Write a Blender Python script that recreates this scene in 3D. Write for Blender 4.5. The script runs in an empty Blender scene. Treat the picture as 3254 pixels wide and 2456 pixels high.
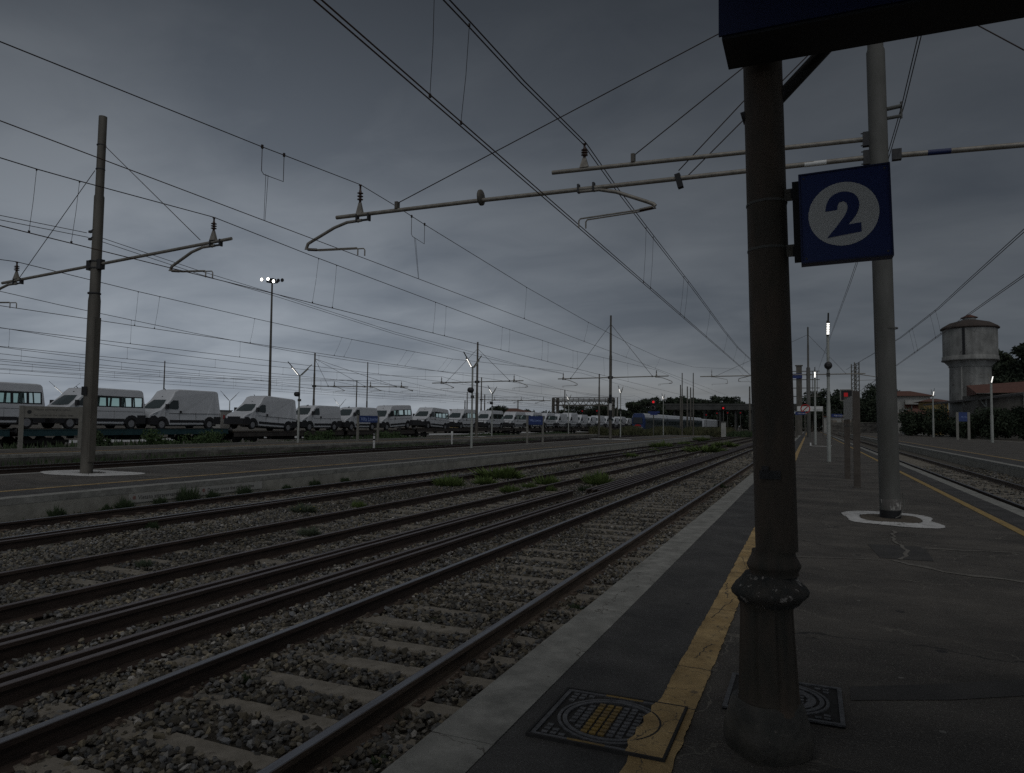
import bpy, math, random
import numpy as np
from mathutils import Vector, Matrix
random.seed(7); RNG = np.random.default_rng(11)
R = math.radians
PI = math.pi
sc = bpy.context.scene
COL = sc.collection

# ------------------------------------------------------------------ camera
W0, H0 = 3254, 2456                      # size of the photograph
FPX = 2235.97
YAW, PIT, ROL = 0.400320882, 5.15415537e-02, -1.28935786e-02
CAMZ = 1.47
def cam_rows(yaw, pitch, roll):
    cy, sy, cp, sp = math.cos(yaw), math.sin(yaw), math.cos(pitch), math.sin(pitch)
    f = np.array([-sy*cp, cy*cp, sp]); r = np.array([cy, sy, 0.0]); d = np.cross(f, r)
    c, s = math.cos(roll), math.sin(roll)
    return np.array([c*r+s*d, -s*r+c*d, f])
CM = cam_rows(YAW, PIT, ROL)
cam = bpy.data.cameras.new('camera'); cob = bpy.data.objects.new('camera', cam); COL.objects.link(cob)
cam.lens = 36*FPX/W0; cam.sensor_width = 36; cam.clip_start = 0.05; cam.clip_end = 3000
m = Matrix.Identity(4)
for i in range(3):
    m[i][0] = CM[0][i]; m[i][1] = -CM[1][i]; m[i][2] = -CM[2][i]
m[2][3] = CAMZ
cob.matrix_world = m
sc.camera = cob

# ------------------------------------------------------------------ sky
sc.view_settings.view_transform = 'Standard'; sc.view_settings.look = 'None'
sc.view_settings.gamma = 1.0; sc.view_settings.exposure = -0.82
SUN_EL, SUN_AZ = 60, 152                 # the veiled sun stands behind the camera, to the right
w = bpy.data.worlds.new('World'); sc.world = w; w.use_nodes = True
N, L = w.node_tree.nodes, w.node_tree.links
bg = N['Background']; bg.inputs['Strength'].default_value = 0.1
def wn(t, **k):
    n = N.new(t)
    for a, b in k.items(): setattr(n, a, b)
    return n
def wmath(op, a, b=None, clamp=False):
    n = wn('ShaderNodeMath', operation=op, use_clamp=clamp)
    for i, v in enumerate((a, b)):
        if v is None: continue
        if isinstance(v, (int, float)): n.inputs[i].default_value = v
        else: L.new(v, n.inputs[i])
    return n.outputs[0]
sky = wn('ShaderNodeTexSky', sky_type='NISHITA', sun_disc=False, sun_elevation=R(SUN_EL), sun_rotation=R(SUN_AZ))
tc = wn('ShaderNodeTexCoord'); sep = wn('ShaderNodeSeparateXYZ'); L.new(tc.outputs['Generated'], sep.inputs[0])
zz = wmath('ADD', wmath('MAXIMUM', sep.outputs[2], 0.0), 0.16)
cx = wmath('DIVIDE', sep.outputs[0], zz); cy = wmath('DIVIDE', sep.outputs[1], zz)
cmb = wn('ShaderNodeCombineXYZ'); L.new(cx, cmb.inputs[0]); L.new(cy, cmb.inputs[1])
mp = wn('ShaderNodeMapping'); mp.inputs['Rotation'].default_value = (0, 0, R(25)); mp.inputs['Scale'].default_value = (0.85, 1.15, 1)
mp.inputs['Location'].default_value = (3.1, 1.7, 0)
L.new(cmb.outputs[0], mp.inputs[0])
n1 = wn('ShaderNodeTexNoise'); n1.inputs['Scale'].default_value = 1.35; n1.inputs['Detail'].default_value = 7; n1.inputs['Roughness'].default_value = 0.44; n1.inputs['Distortion'].default_value = 0.35
L.new(mp.outputs[0], n1.inputs['Vector'])
n2 = wn('ShaderNodeTexNoise'); n2.inputs['Scale'].default_value = 0.5; n2.inputs['Detail'].default_value = 2
L.new(mp.outputs[0], n2.inputs['Vector'])
n3 = wn('ShaderNodeTexNoise'); n3.inputs['Scale'].default_value = 3.4; n3.inputs['Detail'].default_value = 6; n3.inputs['Roughness'].default_value = 0.55; n3.inputs['Distortion'].default_value = 0.6
L.new(mp.outputs[0], n3.inputs['Vector'])
ns = wmath('ADD', wmath('ADD', wmath('MULTIPLY', n1.outputs[0], 0.50), wmath('MULTIPLY', n2.outputs[0], 0.32)), wmath('MULTIPLY', n3.outputs[0], 0.18))
ramp = wn('ShaderNodeValToRGB'); L.new(ns, ramp.inputs[0])
e = ramp.color_ramp.elements
e[0].position = 0.39; e[0].color = (0.58, 0.67, 0.80, 1)
e[1].position = 0.60; e[1].color = (0.98, 1.09, 1.23, 1)
# the low left of the sky is the bright part of the overcast, the upper right the darkest
gd = (math.sin(R(-46)), math.cos(R(-46)), 0.0)
dot = wmath('ADD', wmath('ADD', wmath('MULTIPLY', sep.outputs[0], gd[0]), wmath('MULTIPLY', sep.outputs[1], gd[1])), wmath('MULTIPLY', sep.outputs[2], gd[2]))
g1 = wmath('POWER', wmath('MAXIMUM', wmath('ADD', wmath('MULTIPLY', dot, 0.5), 0.5), 0.0), 15)
gain = wmath('ADD', wmath('MULTIPLY', g1, 4.4), 2.1)
lowz = wmath('MAXIMUM', wmath('SUBTRACT', 1.0, wmath('MULTIPLY', wmath('MAXIMUM', sep.outputs[2], 0.0), 1.15)), 0.35)
gain = wmath('MULTIPLY', gain, lowz)
# the sky behind the camera is the clearer one
db = wmath('ADD', wmath('ADD', wmath('MULTIPLY', sep.outputs[0], 0.35), wmath('MULTIPLY', sep.outputs[1], -0.90)), wmath('MULTIPLY', sep.outputs[2], 0.25))
gain = wmath('ADD', gain, wmath('MULTIPLY', wmath('POWER', wmath('MAXIMUM', db, 0.0), 1.6), 4.0))
vm = wn('ShaderNodeVectorMath', operation='SCALE'); L.new(ramp.outputs[0], vm.inputs[0]); L.new(gain, vm.inputs['Scale'])
# pale warm gap just above the horizon ahead
wd = (math.sin(R(-16)), math.cos(R(-16)), 0.06)
d2 = wmath('ADD', wmath('ADD', wmath('MULTIPLY', sep.outputs[0], wd[0]), wmath('MULTIPLY', sep.outputs[1], wd[1])), wmath('MULTIPLY', sep.outputs[2], wd[2]))
band = wmath('MULTIPLY', wmath('POWER', wmath('MAXIMUM', d2, 0.0), 22.0), wmath('POWER', wmath('SUBTRACT', 1.0, wmath('MINIMUM', wmath('ABSOLUTE', wmath('SUBTRACT', sep.outputs[2], 0.045)), 1.0)), 34.0))
addw = wn('ShaderNodeVectorMath', operation='SCALE'); addw.inputs[0].default_value = (1.15, 1.0, 0.72); L.new(band, addw.inputs['Scale'])
va = wn('ShaderNodeVectorMath', operation='ADD'); L.new(vm.outputs[0], va.inputs[0]); L.new(addw.outputs[0], va.inputs[1])
mixs = wn('ShaderNodeMix', data_type='RGBA'); mixs.inputs[0].default_value = 0.97
L.new(sky.outputs[0], mixs.inputs[6]); L.new(va.outputs[0], mixs.inputs[7]); L.new(mixs.outputs[2], bg.inputs[0])

sun = bpy.data.lights.new('sun', 'SUN'); sun.energy = 0.85; sun.angle = R(70); sun.color = (1.0, 0.97, 0.93)
so = bpy.data.objects.new('sun', sun); COL.objects.link(so)
sv = Vector((math.sin(R(SUN_AZ))*math.cos(R(SUN_EL)), math.cos(R(SUN_AZ))*math.cos(R(SUN_EL)), math.sin(R(SUN_EL))))
so.rotation_euler = sv.to_track_quat('Z', 'Y').to_euler(); so.location = sv*50
sc.cycles.use_denoising = False
sc.cycles.max_bounces = 6; sc.cycles.transparent_max_bounces = 12

# ------------------------------------------------------------------ survey: a picture point met with a known plane gives a place
def ray(p):
    return np.array([(p[0]-W0/2)/FPX, (p[1]-H0/2)/FPX, 1.0]) @ CM
def atz(p, z=0.0):
    d = ray(p); t = (z-CAMZ)/d[2]; return Vector((t*d[0], t*d[1], z))
def aty(p, y):
    d = ray(p); t = y/d[1]; return Vector((t*d[0], y, CAMZ+t*d[2]))
def atx(p, x):
    d = ray(p); t = x/d[0]; return Vector((x, t*d[1], CAMZ+t*d[2]))
def S(x0, y0, s): return lambda x, y: (x0+x/s, y0+y/s)
z1 = S(0,1180,4.424); z2 = S(450,1180,4.424); z3 = S(900,1150,4.424); z4 = S(1350,1080,4.424); z5 = S(1750,1080,4.771); z6 = S(2050,1080,4.770)
y1 = S(2500,1020,2.88); y2 = S(2820,980,3.341); y3 = S(0,880,4.424); y4 = S(450,880,3.687); y5 = S(2450,250,2.57); y6 = S(2250,1700,2.209)
c5 = S(0,300,2.088); c6 = S(900,400,1.58); c1 = S(0,1050,2.3856); c2 = S(800,1050,2.3856); c3 = S(1600,1000,2.3856); tr = S(2200,0,1.8558)
d6 = S(0,1380,1.8433); d2_ = S(0,1650,2.072); d3 = S(900,1650,2.072)
O = S(0, 0, 2212/3254)

# ------------------------------------------------------------------ materials
MATS = {}
def mat(name, c1_, c2_=None, rough=0.8, metal=0.0, scale=8.0, detail=6, bump=0.0, bscale=None, spots=None, emit=None, alpha=None, stretch=None, lo=0.35, hi=0.65, trans=None, spec=0.5, attr=None):
    if name in MATS: return MATS[name]
    m = bpy.data.materials.new(name); MATS[name] = m; m.use_nodes = True
    n, l = m.node_tree.nodes, m.node_tree.links; b = n['Principled BSDF']
    b.inputs['Roughness'].default_value = rough; b.inputs['Metallic'].default_value = metal
    b.inputs['Specular IOR Level'].default_value = spec
    b.inputs['Base Color'].default_value = (*c1_, 1)
    tcn = n.new('ShaderNodeTexCoord'); src = tcn.outputs['Object']
    if stretch:
        mp_ = n.new('ShaderNodeMapping'); mp_.inputs['Scale'].default_value = stretch; l.new(src, mp_.inputs[0]); src = mp_.outputs[0]
    if c2_ is not None:
        no = n.new('ShaderNodeTexNoise'); no.inputs['Scale'].default_value = scale; no.inputs['Detail'].default_value = detail; no.inputs['Roughness'].default_value = 0.62
        l.new(src, no.inputs['Vector'])
        rp = n.new('ShaderNodeValToRGB'); rp.color_ramp.elements[0].position = lo; rp.color_ramp.elements[1].position = hi
        rp.color_ramp.elements[0].color = (*c1_, 1); rp.color_ramp.elements[1].color = (*c2_, 1)
        l.new(no.outputs[0], rp.inputs[0]); out = rp.outputs[0]
        if spots:                                  # (scale, threshold, colour)
            vo = n.new('ShaderNodeTexNoise'); vo.inputs['Scale'].default_value = spots[0]; vo.inputs['Detail'].default_value = 4; vo.inputs['Roughness'].default_value = 0.7
            l.new(tcn.outputs['Object'], vo.inputs['Vector'])
            r2 = n.new('ShaderNodeValToRGB'); r2.color_ramp.elements[0].position = spots[1]; r2.color_ramp.elements[1].position = spots[1]+0.06
            l.new(vo.outputs[0], r2.inputs[0])
            mx = n.new('ShaderNodeMix'); mx.data_type = 'RGBA'; l.new(r2.outputs[0], mx.inputs[0]); l.new(out, mx.inputs[6]); mx.inputs[7].default_value = (*spots[2], 1); out = mx.outputs[2]
        l.new(out, b.inputs['Base Color'])
    if attr:
        at = n.new('ShaderNodeAttribute'); at.attribute_name = attr; l.new(at.outputs['Color'], b.inputs['Base Color'])
    if bump:
        nb = n.new('ShaderNodeTexNoise'); nb.inputs['Scale'].default_value = bscale or scale*4; nb.inputs['Detail'].default_value = 5
        l.new(src, nb.inputs['Vector'])
        bp = n.new('ShaderNodeBump'); bp.inputs['Strength'].default_value = bump; bp.inputs['Distance'].default_value = 0.02
        l.new(nb.outputs[0], bp.inputs['Height']); l.new(bp.outputs[0], b.inputs['Normal'])
    if emit:
        b.inputs['Emission Color'].default_value = (*emit[0], 1); b.inputs['Emission Strength'].default_value = emit[1]
    if trans is not None:
        tn = n.new('ShaderNodeBsdfTransparent'); tn.inputs[0].default_value = (*trans[1], 1)
        ms = n.new('ShaderNodeMixShader'); ms.inputs[0].default_value = trans[0]
        l.new(tn.outputs[0], ms.inputs[1]); l.new(b.outputs[0], ms.inputs[2]); l.new(ms.outputs[0], n['Material Output'].inputs[0])
    return m

asphalt = mat('asphalt', (.042,.037,.032), (.115,.102,.086), scale=1.1, rough=.9, bump=1.0, bscale=60, stretch=(.35,1,1), spots=(85,.57,(.22,.20,.17)), lo=.3, hi=.7)
asphalt_strip = mat('asphalt_strip', (.042,.040,.038), (.072,.068,.063), scale=1.3, rough=.88, bump=.6, bscale=90, spots=(120,.60,(.17,.165,.16)))
coping = mat('coping_concrete', (.20,.196,.175), (.31,.302,.272), scale=5, rough=.85, bump=.25, bscale=50, spots=(9,.70,(.13,.12,.1)))
concrete = mat('concrete', (.22,.21,.18), (.34,.325,.28), scale=2.0, rough=.9, bump=.3, bscale=40, spots=(5,.66,(.12,.11,.09)))
dirty_concrete = mat('dirty_concrete', (.06,.055,.05), (.22,.205,.18), scale=0.7, rough=.9, bump=.3, bscale=30, stretch=(1,.5,3), spots=(3,.62,(.05,.045,.04)))
sleeper_m = mat('sleeper_concrete', (.15,.132,.105), (.235,.21,.172), scale=7, rough=.9, bump=.4, bscale=60, spots=(10,.64,(.09,.075,.06)))
yellow = mat('yellow_paint', (.34,.225,.09), (.50,.35,.16), scale=3, rough=.85, bump=.5, bscale=70, spots=(11,.60,(.17,.125,.07)))
yellow_old = mat('old_yellow_paint', (.28,.18,.04), (.14,.10,.05), scale=14, rough=.8)
white_paint = mat('white_paint', (.42,.41,.39), (.66,.65,.63), scale=5, rough=.85, bump=.4, bscale=30, spots=(7,.60,(.2,.185,.16)))
trace = mat('pale_trace', (.11,.10,.085), (.20,.185,.16), scale=20, rough=.9)
patch_dark = mat('dark_patch', (.04,.038,.035), (.065,.06,.055), scale=3, rough=.9, bump=.5, bscale=80)
ground_m = mat('ground_gravel', (.05,.043,.034), (.13,.115,.092), scale=14, rough=1, bump=1.0, bscale=22, spots=(1.1,.60,(.055,.058,.028)))
road_m = mat('pale_road', (.42,.42,.41), (.5,.5,.49), scale=.5, rough=.9)
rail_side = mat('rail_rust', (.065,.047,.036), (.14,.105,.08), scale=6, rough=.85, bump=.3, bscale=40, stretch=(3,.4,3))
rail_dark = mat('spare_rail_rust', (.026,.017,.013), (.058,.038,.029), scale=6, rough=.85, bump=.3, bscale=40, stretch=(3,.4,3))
rail_top = mat('rail_steel', (.19,.18,.185), (.28,.275,.285), rough=.38, metal=.85, scale=9, stretch=(3,.2,1))
rail_top_old = mat('rail_dull', (.13,.105,.10), (.20,.17,.165), rough=.5, metal=.6, scale=7, stretch=(3,.3,1))
stone_m = mat('ballast_stone', (.2,.19,.17), rough=.95, attr='col', bump=.35, bscale=70)
iron = mat('manhole_iron', (.075,.075,.077), (.155,.152,.155), rough=.6, metal=.35, scale=20, bump=.3, bscale=90)
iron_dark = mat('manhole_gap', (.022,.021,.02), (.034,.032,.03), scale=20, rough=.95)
green_iron = mat('column_paint', (.045,.042,.032), (.105,.076,.054), rough=.78, scale=5, bump=.25, bscale=30, stretch=(1,1,.35), spots=(22,.70,(.2,.17,.13)))
chip_white = mat('chipped_paint', (.035,.037,.034), (.08,.07,.058), rough=.85, scale=16, bump=.4, bscale=60, spots=(24,.60,(.42,.38,.34)))
galv = mat('galvanised_pole', (.085,.083,.073), (.13,.127,.115), rough=.85, metal=.0, scale=3, stretch=(1,1,.3), bump=.08, bscale=20)
galv_d = mat('weathered_pole', (.085,.076,.062), (.14,.127,.105), rough=.65, metal=.2, scale=3, stretch=(1,1,.3))
steel_pipe = mat('pipe_steel', (.20,.18,.15), (.30,.275,.235), rough=.5, metal=.35, scale=9)
wire_m = mat('wire', (.055,.04,.035), rough=.6, metal=.4)
copper = mat('contact_copper', (.10,.065,.05), rough=.5, metal=.5)
ceramic = mat('insulator_glaze', (.05,.025,.018), rough=.2)
dark_steel = mat('dark_steel', (.03,.03,.032), (.055,.052,.05), rough=.6, metal=.3, scale=12)
blue_sign = mat('blue_sign', (.010,.026,.13), (.014,.034,.165), rough=.45, scale=2)
blue_dark = mat('blue_board', (.01,.018,.075), (.012,.022,.09), rough=.5, scale=2)
sign_white = mat('sign_white', (.72,.71,.67), rough=.5)
sign_grey = mat('sign_grey', (.20,.19,.165), (.26,.245,.21), rough=.7, scale=4)
letter_dark = mat('letter_dark', (.03,.03,.03), rough=.7)
faded_letter = mat('faded_letter', (.06,.055,.05), rough=.8)
picto_m = mat('faded_pictogram', (.22,.12,.10), rough=.8)
letter_blue = mat('letter_pale_blue', (.35,.45,.75), rough=.6)
red_paint = mat('red_paint', (.42,.02,.02), rough=.6)
lamp_grey = mat('lamp_post_paint', (.30,.31,.28), (.38,.385,.35), rough=.55, scale=4)
led = mat('led_lit', (1,1,1), emit=((1.0,.98,.93), 4.0))
flood = mat('floodlight_lit', (1,1,1), emit=((1.0,.96,.88), 9.0))
red_lit = mat('signal_red_lit', (.6,.02,.02), emit=((1.0,.03,.04), .8))
red_dim = mat('signal_red_dim', (.5,.02,.02), emit=((1.0,.03,.04), .12))
black = mat('matt_black', (.012,.012,.013), rough=.7)
van_white = mat('van_white', (.55,.56,.575), (.61,.62,.635), rough=.32, scale=1.5, spec=.5)
van_black = mat('van_plastic', (.022,.022,.024), rough=.6)
van_glass = mat('van_glass', (.02,.03,.03), rough=.08, spec=.8)
van_screen = mat('van_windscreen', (.05,.065,.065), rough=.06, spec=1.0)
bus_glass = mat('minibus_glass', (.02,.04,.035), rough=.05, trans=(.14,(.78,.92,.87)))
tyre_m = mat('tyre', (.018,.018,.018), rough=.9)
rim_m = mat('rim', (.30,.30,.31), rough=.4, metal=.5)
lamp_glass = mat('headlight_glass', (.30,.32,.34), rough=.12)
wagon_teal = mat('wagon_teal', (.016,.05,.058), (.028,.07,.078), rough=.7, scale=2, spots=(3,.64,(.05,.035,.025)))
wagon_brown = mat('wagon_brown', (.035,.03,.027), (.065,.055,.048), rough=.8, scale=2, spots=(2.5,.63,(.11,.105,.1)))
wagon_dark = mat('wagon_underframe', (.014,.013,.013), (.026,.024,.022), rough=.9, scale=3)
deck_wood = mat('wagon_deck', (.07,.055,.04), (.11,.09,.065), rough=.9, scale=6)
leaf = [mat('leaf_a', (.02,.042,.016), rough=.8), mat('leaf_b', (.028,.052,.018), (.04,.065,.025), rough=.8, scale=.5), mat('leaf_c', (.03,.045,.022), rough=.8)]
tree_leaf = mat('tree_foliage', (.020,.030,.018), (.042,.056,.030), rough=.9, scale=.35)
bush_leaf = mat('bush_foliage', (.024,.036,.018), (.045,.062,.032), rough=.8, scale=.9)
weed_leaf = mat('weed_green', (.075,.115,.026), (.125,.17,.045), rough=.8, scale=4)
weed_grey = mat('weed_grey_green', (.065,.085,.055), (.1,.12,.075), rough=.9, scale=4)
weed_dark = mat('weed_dark', (.03,.05,.02), (.05,.075,.03), rough=.9, scale=4)
dry_grass = mat('tall_grass', (.05,.058,.025), (.10,.095,.045), rough=.9, scale=.5)
flower = mat('yellow_flower', (.55,.45,.03), rough=.7)
bark = mat('bark', (.05,.04,.03), (.08,.065,.05), rough=.95, scale=6)
tower_m = mat('tower_concrete', (.20,.198,.185), (.31,.305,.285), rough=.9, scale=.5, stretch=(2.2,2.2,.22), bump=.2, bscale=3, spots=(.6,.66,(.11,.1,.09)))
roof_dark = mat('tower_roof', (.045,.035,.03), (.075,.055,.045), rough=.9, scale=2)
tiles = mat('roof_tiles', (.10,.045,.033), (.15,.07,.05), rough=.9, scale=3)
plaster = mat('plaster_grey', (.34,.33,.30), (.44,.43,.40), rough=.9, scale=1.2)
plaster_y = mat('plaster_yellow', (.34,.24,.09), (.40,.29,.12), rough=.9, scale=1.2)
window_m = mat('window_dark', (.03,.035,.04), rough=.2)
shutter = mat('shutter_red', (.16,.06,.04), rough=.8)
train_blue = mat('train_blue', (.010,.03,.11), rough=.35)
train_white = mat('train_white', (.50,.52,.54), (.56,.58,.6), rough=.4, scale=1)
train_side = mat('train_dark_side', (.03,.045,.055), (.05,.065,.07), rough=.3, scale=.3)
overpass_m = mat('overpass_concrete', (.05,.05,.046), (.085,.085,.078), rough=.9, scale=.4)
zinc = mat('canopy_sheet', (.07,.065,.06), (.11,.10,.09), rough=.8, scale=2)

def weather(m, spot=None, crack=None, stain=None):
    n, l = m.node_tree.nodes, m.node_tree.links; b = n['Principled BSDF']; src = b.inputs['Base Color'].links[0].from_socket
    tcn = n.new('ShaderNodeTexCoord'); P = tcn.outputs['Object']
    def step(val, lo, hi):
        r = n.new('ShaderNodeMapRange'); r.inputs['From Min'].default_value = lo; r.inputs['From Max'].default_value = hi; l.new(val, r.inputs['Value']); return r.outputs[0]
    def mixc(fac, col, src):
        x = n.new('ShaderNodeMix'); x.data_type = 'RGBA'; l.new(fac, x.inputs[0]); l.new(src, x.inputs[6]); x.inputs[7].default_value = (*col, 1); return x.outputs[2]
    if stain:
        no = n.new('ShaderNodeTexNoise'); no.inputs['Scale'].default_value = stain[0]; no.inputs['Detail'].default_value = 8; no.inputs['Roughness'].default_value = .68; l.new(P, no.inputs['Vector'])
        r = n.new('ShaderNodeMapRange'); r.inputs['From Min'].default_value = .35; r.inputs['From Max'].default_value = .65; r.inputs['To Min'].default_value = stain[1]; r.inputs['To Max'].default_value = stain[2]; l.new(no.outputs[0], r.inputs['Value'])
        v = n.new('ShaderNodeVectorMath'); v.operation = 'SCALE'; l.new(src, v.inputs[0]); l.new(r.outputs[0], v.inputs['Scale']); src = v.outputs[0]
    if spot:
        for sc_, th, col in spot:
            vo = n.new('ShaderNodeTexVoronoi'); vo.inputs['Scale'].default_value = sc_; l.new(P, vo.inputs['Vector']); src = mixc(step(vo.outputs['Distance'], th, th*.7), col, src)
    if crack:
        for sc_, th, col in crack:
            nz = n.new('ShaderNodeTexNoise'); nz.inputs['Scale'].default_value = sc_*5; nz.inputs['Detail'].default_value = 6; l.new(P, nz.inputs['Vector'])
            ad = n.new('ShaderNodeVectorMath'); ad.operation = 'MULTIPLY_ADD'; l.new(nz.outputs['Color'], ad.inputs[0]); ad.inputs[1].default_value = (.35/sc_,.35/sc_,0); l.new(P, ad.inputs[2])
            vo = n.new('ShaderNodeTexVoronoi'); vo.feature = 'DISTANCE_TO_EDGE'; vo.inputs['Scale'].default_value = sc_; l.new(ad.outputs[0], vo.inputs['Vector']); src = mixc(step(vo.outputs['Distance'], th, th*.4), col, src)
    l.new(src, b.inputs['Base Color'])
weather(asphalt, spot=[(1.7, .07, (.035,.032,.03)), (2.3, .045, (.20,.19,.17))], crack=[(.28, .004, (.03,.028,.025)), (.45, .003, (.16,.145,.12))], stain=(1.3, .72, 1.25))
weather(asphalt_strip, spot=[(2.1, .05, (.02,.02,.02)), (2.9, .03, (.14,.13,.12))], stain=(2.0, .75, 1.25))
weather(coping, spot=[(3.1, .06, (.07,.065,.055)), (5.3, .045, (.11,.10,.085))], crack=[(.8, .0025, (.10,.09,.075))], stain=(3.5, .78, 1.12))
weather(tower_m, stain=(.35, .62, 1.2), crack=[(.16, .004, (.09,.085,.075))])
weather(yellow, spot=[(6.1, .09, (.12,.095,.06))], crack=[(2.4, .006, (.10,.08,.05))], stain=(5, .7, 1.15))
weather(dirty_concrete, stain=(.8, .5, 1.3))
# ------------------------------------------------------------------ mesh tools
class MB:
    def __init__(s): s.v = []; s.f = []; s.sm = []
    def add(s, vs, fs, smooth=False):
        o = len(s.v); s.v += [tuple(p) for p in vs]; s.f += [tuple(i+o for i in f) for f in fs]; s.sm += [smooth]*len(fs)
    def box(s, x0, x1, y0, y1, z0, z1_, T=None):
        vs = [(x, y, z) for z in (z0, z1_) for y in (y0, y1) for x in (x0, x1)]
        if T is not None: vs = [tuple(T @ Vector(p)) for p in vs]
        s.add(vs, [(0,2,3,1), (4,5,7,6), (0,1,5,4), (2,6,7,3), (0,4,6,2), (1,3,7,5)])
        return s
    def tube(s, pts, r, n=8, cap=True, r2=None):
        pts = [Vector(p) for p in pts]; k = len(pts); vs = []
        up0 = None
        for i, p in enumerate(pts):
            d = (pts[min(i+1, k-1)]-pts[max(i-1, 0)]).normalized()
            if up0 is None:
                up0 = Vector((0,0,1)) if abs(d.z) < .9 else Vector((1,0,0))
            a = d.cross(up0).normalized(); b = a.cross(d).normalized(); up0 = b
            rr = r if r2 is None else r+(r2-r)*i/(k-1)
            for j in range(n):
                t = 2*PI*j/n; vs.append(tuple(p+a*(rr*math.cos(t))+b*(rr*math.sin(t))))
        fs = [(i*n+j, i*n+(j+1) % n, (i+1)*n+(j+1) % n, (i+1)*n+j) for i in range(k-1) for j in range(n)]
        s.add(vs, fs, n > 5)
        if cap: s.add(vs[:n], [tuple(range(n))[::-1]]); s.add(vs[-n:], [tuple(range(n))])
        return s
    def lathe(s, prof, n=24, c=(0,0), smooth=True, rf=None, cap=True, ax='z'):
        vs = []
        for r, z in prof:
            for j in range(n):
                t = 2*PI*j/n; q = r*(rf(t, z) if rf else 1)
                a, b = q*math.cos(t), q*math.sin(t)
                if ax == 'z': vs.append((c[0]+a, c[1]+b, z))
                elif ax == 'x': vs.append((z, c[0]+a, c[1]+b))
                else: vs.append((c[0]+a, z, c[1]+b))
        k = len(prof)
        s.add(vs, [(i*n+j, i*n+(j+1) % n, (i+1)*n+(j+1) % n, (i+1)*n+j) for i in range(k-1) for j in range(n)], smooth)
        if cap:
            s.add(vs[:n], [tuple(range(n))[::-1]]); s.add(vs[-n:], [tuple(range(n))])
        return s
    def prism(s, poly, a0, a1, ax='x'):
        k = len(poly)
        def P(u, v, a): return (a, u, v) if ax == 'x' else ((u, a, v) if ax == 'y' else (u, v, a))
        vs = [P(u, v, a0) for u, v in poly]+[P(u, v, a1) for u, v in poly]
        s.add(vs, [tuple(range(k))[::-1], tuple(range(k, 2*k))]+[(i, (i+1) % k, k+(i+1) % k, k+i) for i in range(k)])
        return s
    def build(s, name, m, parent=None, loc=None):
        me = bpy.data.meshes.new(name); me.from_pydata(s.v, [], s.f); me.validate()
        if len(me.polygons) == len(s.sm): me.polygons.foreach_set('use_smooth', s.sm)
        me.materials.append(m); me.update()
        o = bpy.data.objects.new(name, me); COL.objects.link(o)
        if parent is not None: o.parent = parent
        if loc is not None: o.location = loc
        return o
def npmesh(name, V, F, m, parent=None, col=None, smooth=False):
    V = np.asarray(V, np.float32); F = np.asarray(F, np.int32); k = F.shape[1]
    me = bpy.data.meshes.new(name)
    me.vertices.add(len(V)); me.vertices.foreach_set('co', V.ravel())
    me.loops.add(F.size); me.loops.foreach_set('vertex_index', F.ravel())
    me.polygons.add(len(F)); me.polygons.foreach_set('loop_start', np.arange(0, F.size, k, dtype=np.int32))
    try: me.polygons.foreach_set('loop_total', np.full(len(F), k, np.int32))
    except Exception: pass
    me.polygons.foreach_set('use_smooth', np.full(len(F), bool(smooth)))
    me.update(calc_edges=True)
    if col is not None:
        a = me.color_attributes.new('col', 'FLOAT_COLOR', 'POINT')
        a.data.foreach_set('color', np.c_[col, np.ones(len(col))].astype(np.float32).ravel())
    me.materials.append(m)
    o = bpy.data.objects.new(name, me); COL.objects.link(o)
    if parent is not None: o.parent = parent
    return o
def tag(o, label=None, cat=None, group=None, kind=None):
    if label: o['label'] = label
    if cat: o['category'] = cat
    if group: o['group'] = group
    if kind: o['kind'] = kind
    return o
def thing(name, label, cat, loc=(0,0,0), rot=(0,0,0), group=None):
    o = bpy.data.objects.new(name, None); COL.objects.link(o); o.empty_display_size = .2
    o.location = loc; o.rotation_euler = rot
    return tag(o, label, cat, group)
def struct(name, mb, m, parent=None):
    o = mb.build(name, m, parent)
    if parent is None: o['kind'] = 'structure'
    return o
def clone(o, parent=None):
    c = o.copy(); COL.objects.link(c); c.parent = parent
    for ch in [q for q in bpy.data.objects if q.parent == o]: clone(ch, c)
    return c
def text(name, body, size, m, parent, mw, depth=.004, align='LEFT'):
    cu = bpy.data.curves.new('lettering', 'FONT'); cu.body = body; cu.size = size; cu.extrude = depth; cu.align_x = align; cu.offset = .0
    t = bpy.data.objects.new('lettering', cu); COL.objects.link(t)
    dg = bpy.context.evaluated_depsgraph_get(); me = bpy.data.meshes.new_from_object(t.evaluated_get(dg))
    bpy.data.objects.remove(t); bpy.data.curves.remove(cu)
    me.transform(mw); me.materials.clear(); me.materials.append(m)
    o = bpy.data.objects.new(name, me); COL.objects.link(o); o.parent = parent
    return o
def frame(org, ux, uy):                     # matrix with x axis ux, y axis uy
    ux, uy = Vector(ux).normalized(), Vector(uy).normalized(); n = ux.cross(uy)
    M_ = Matrix.Identity(4)
    for i in range(3): M_[i][0] = ux[i]; M_[i][1] = uy[i]; M_[i][2] = n[i]; M_[i][3] = org[i]
    return M_

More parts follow.
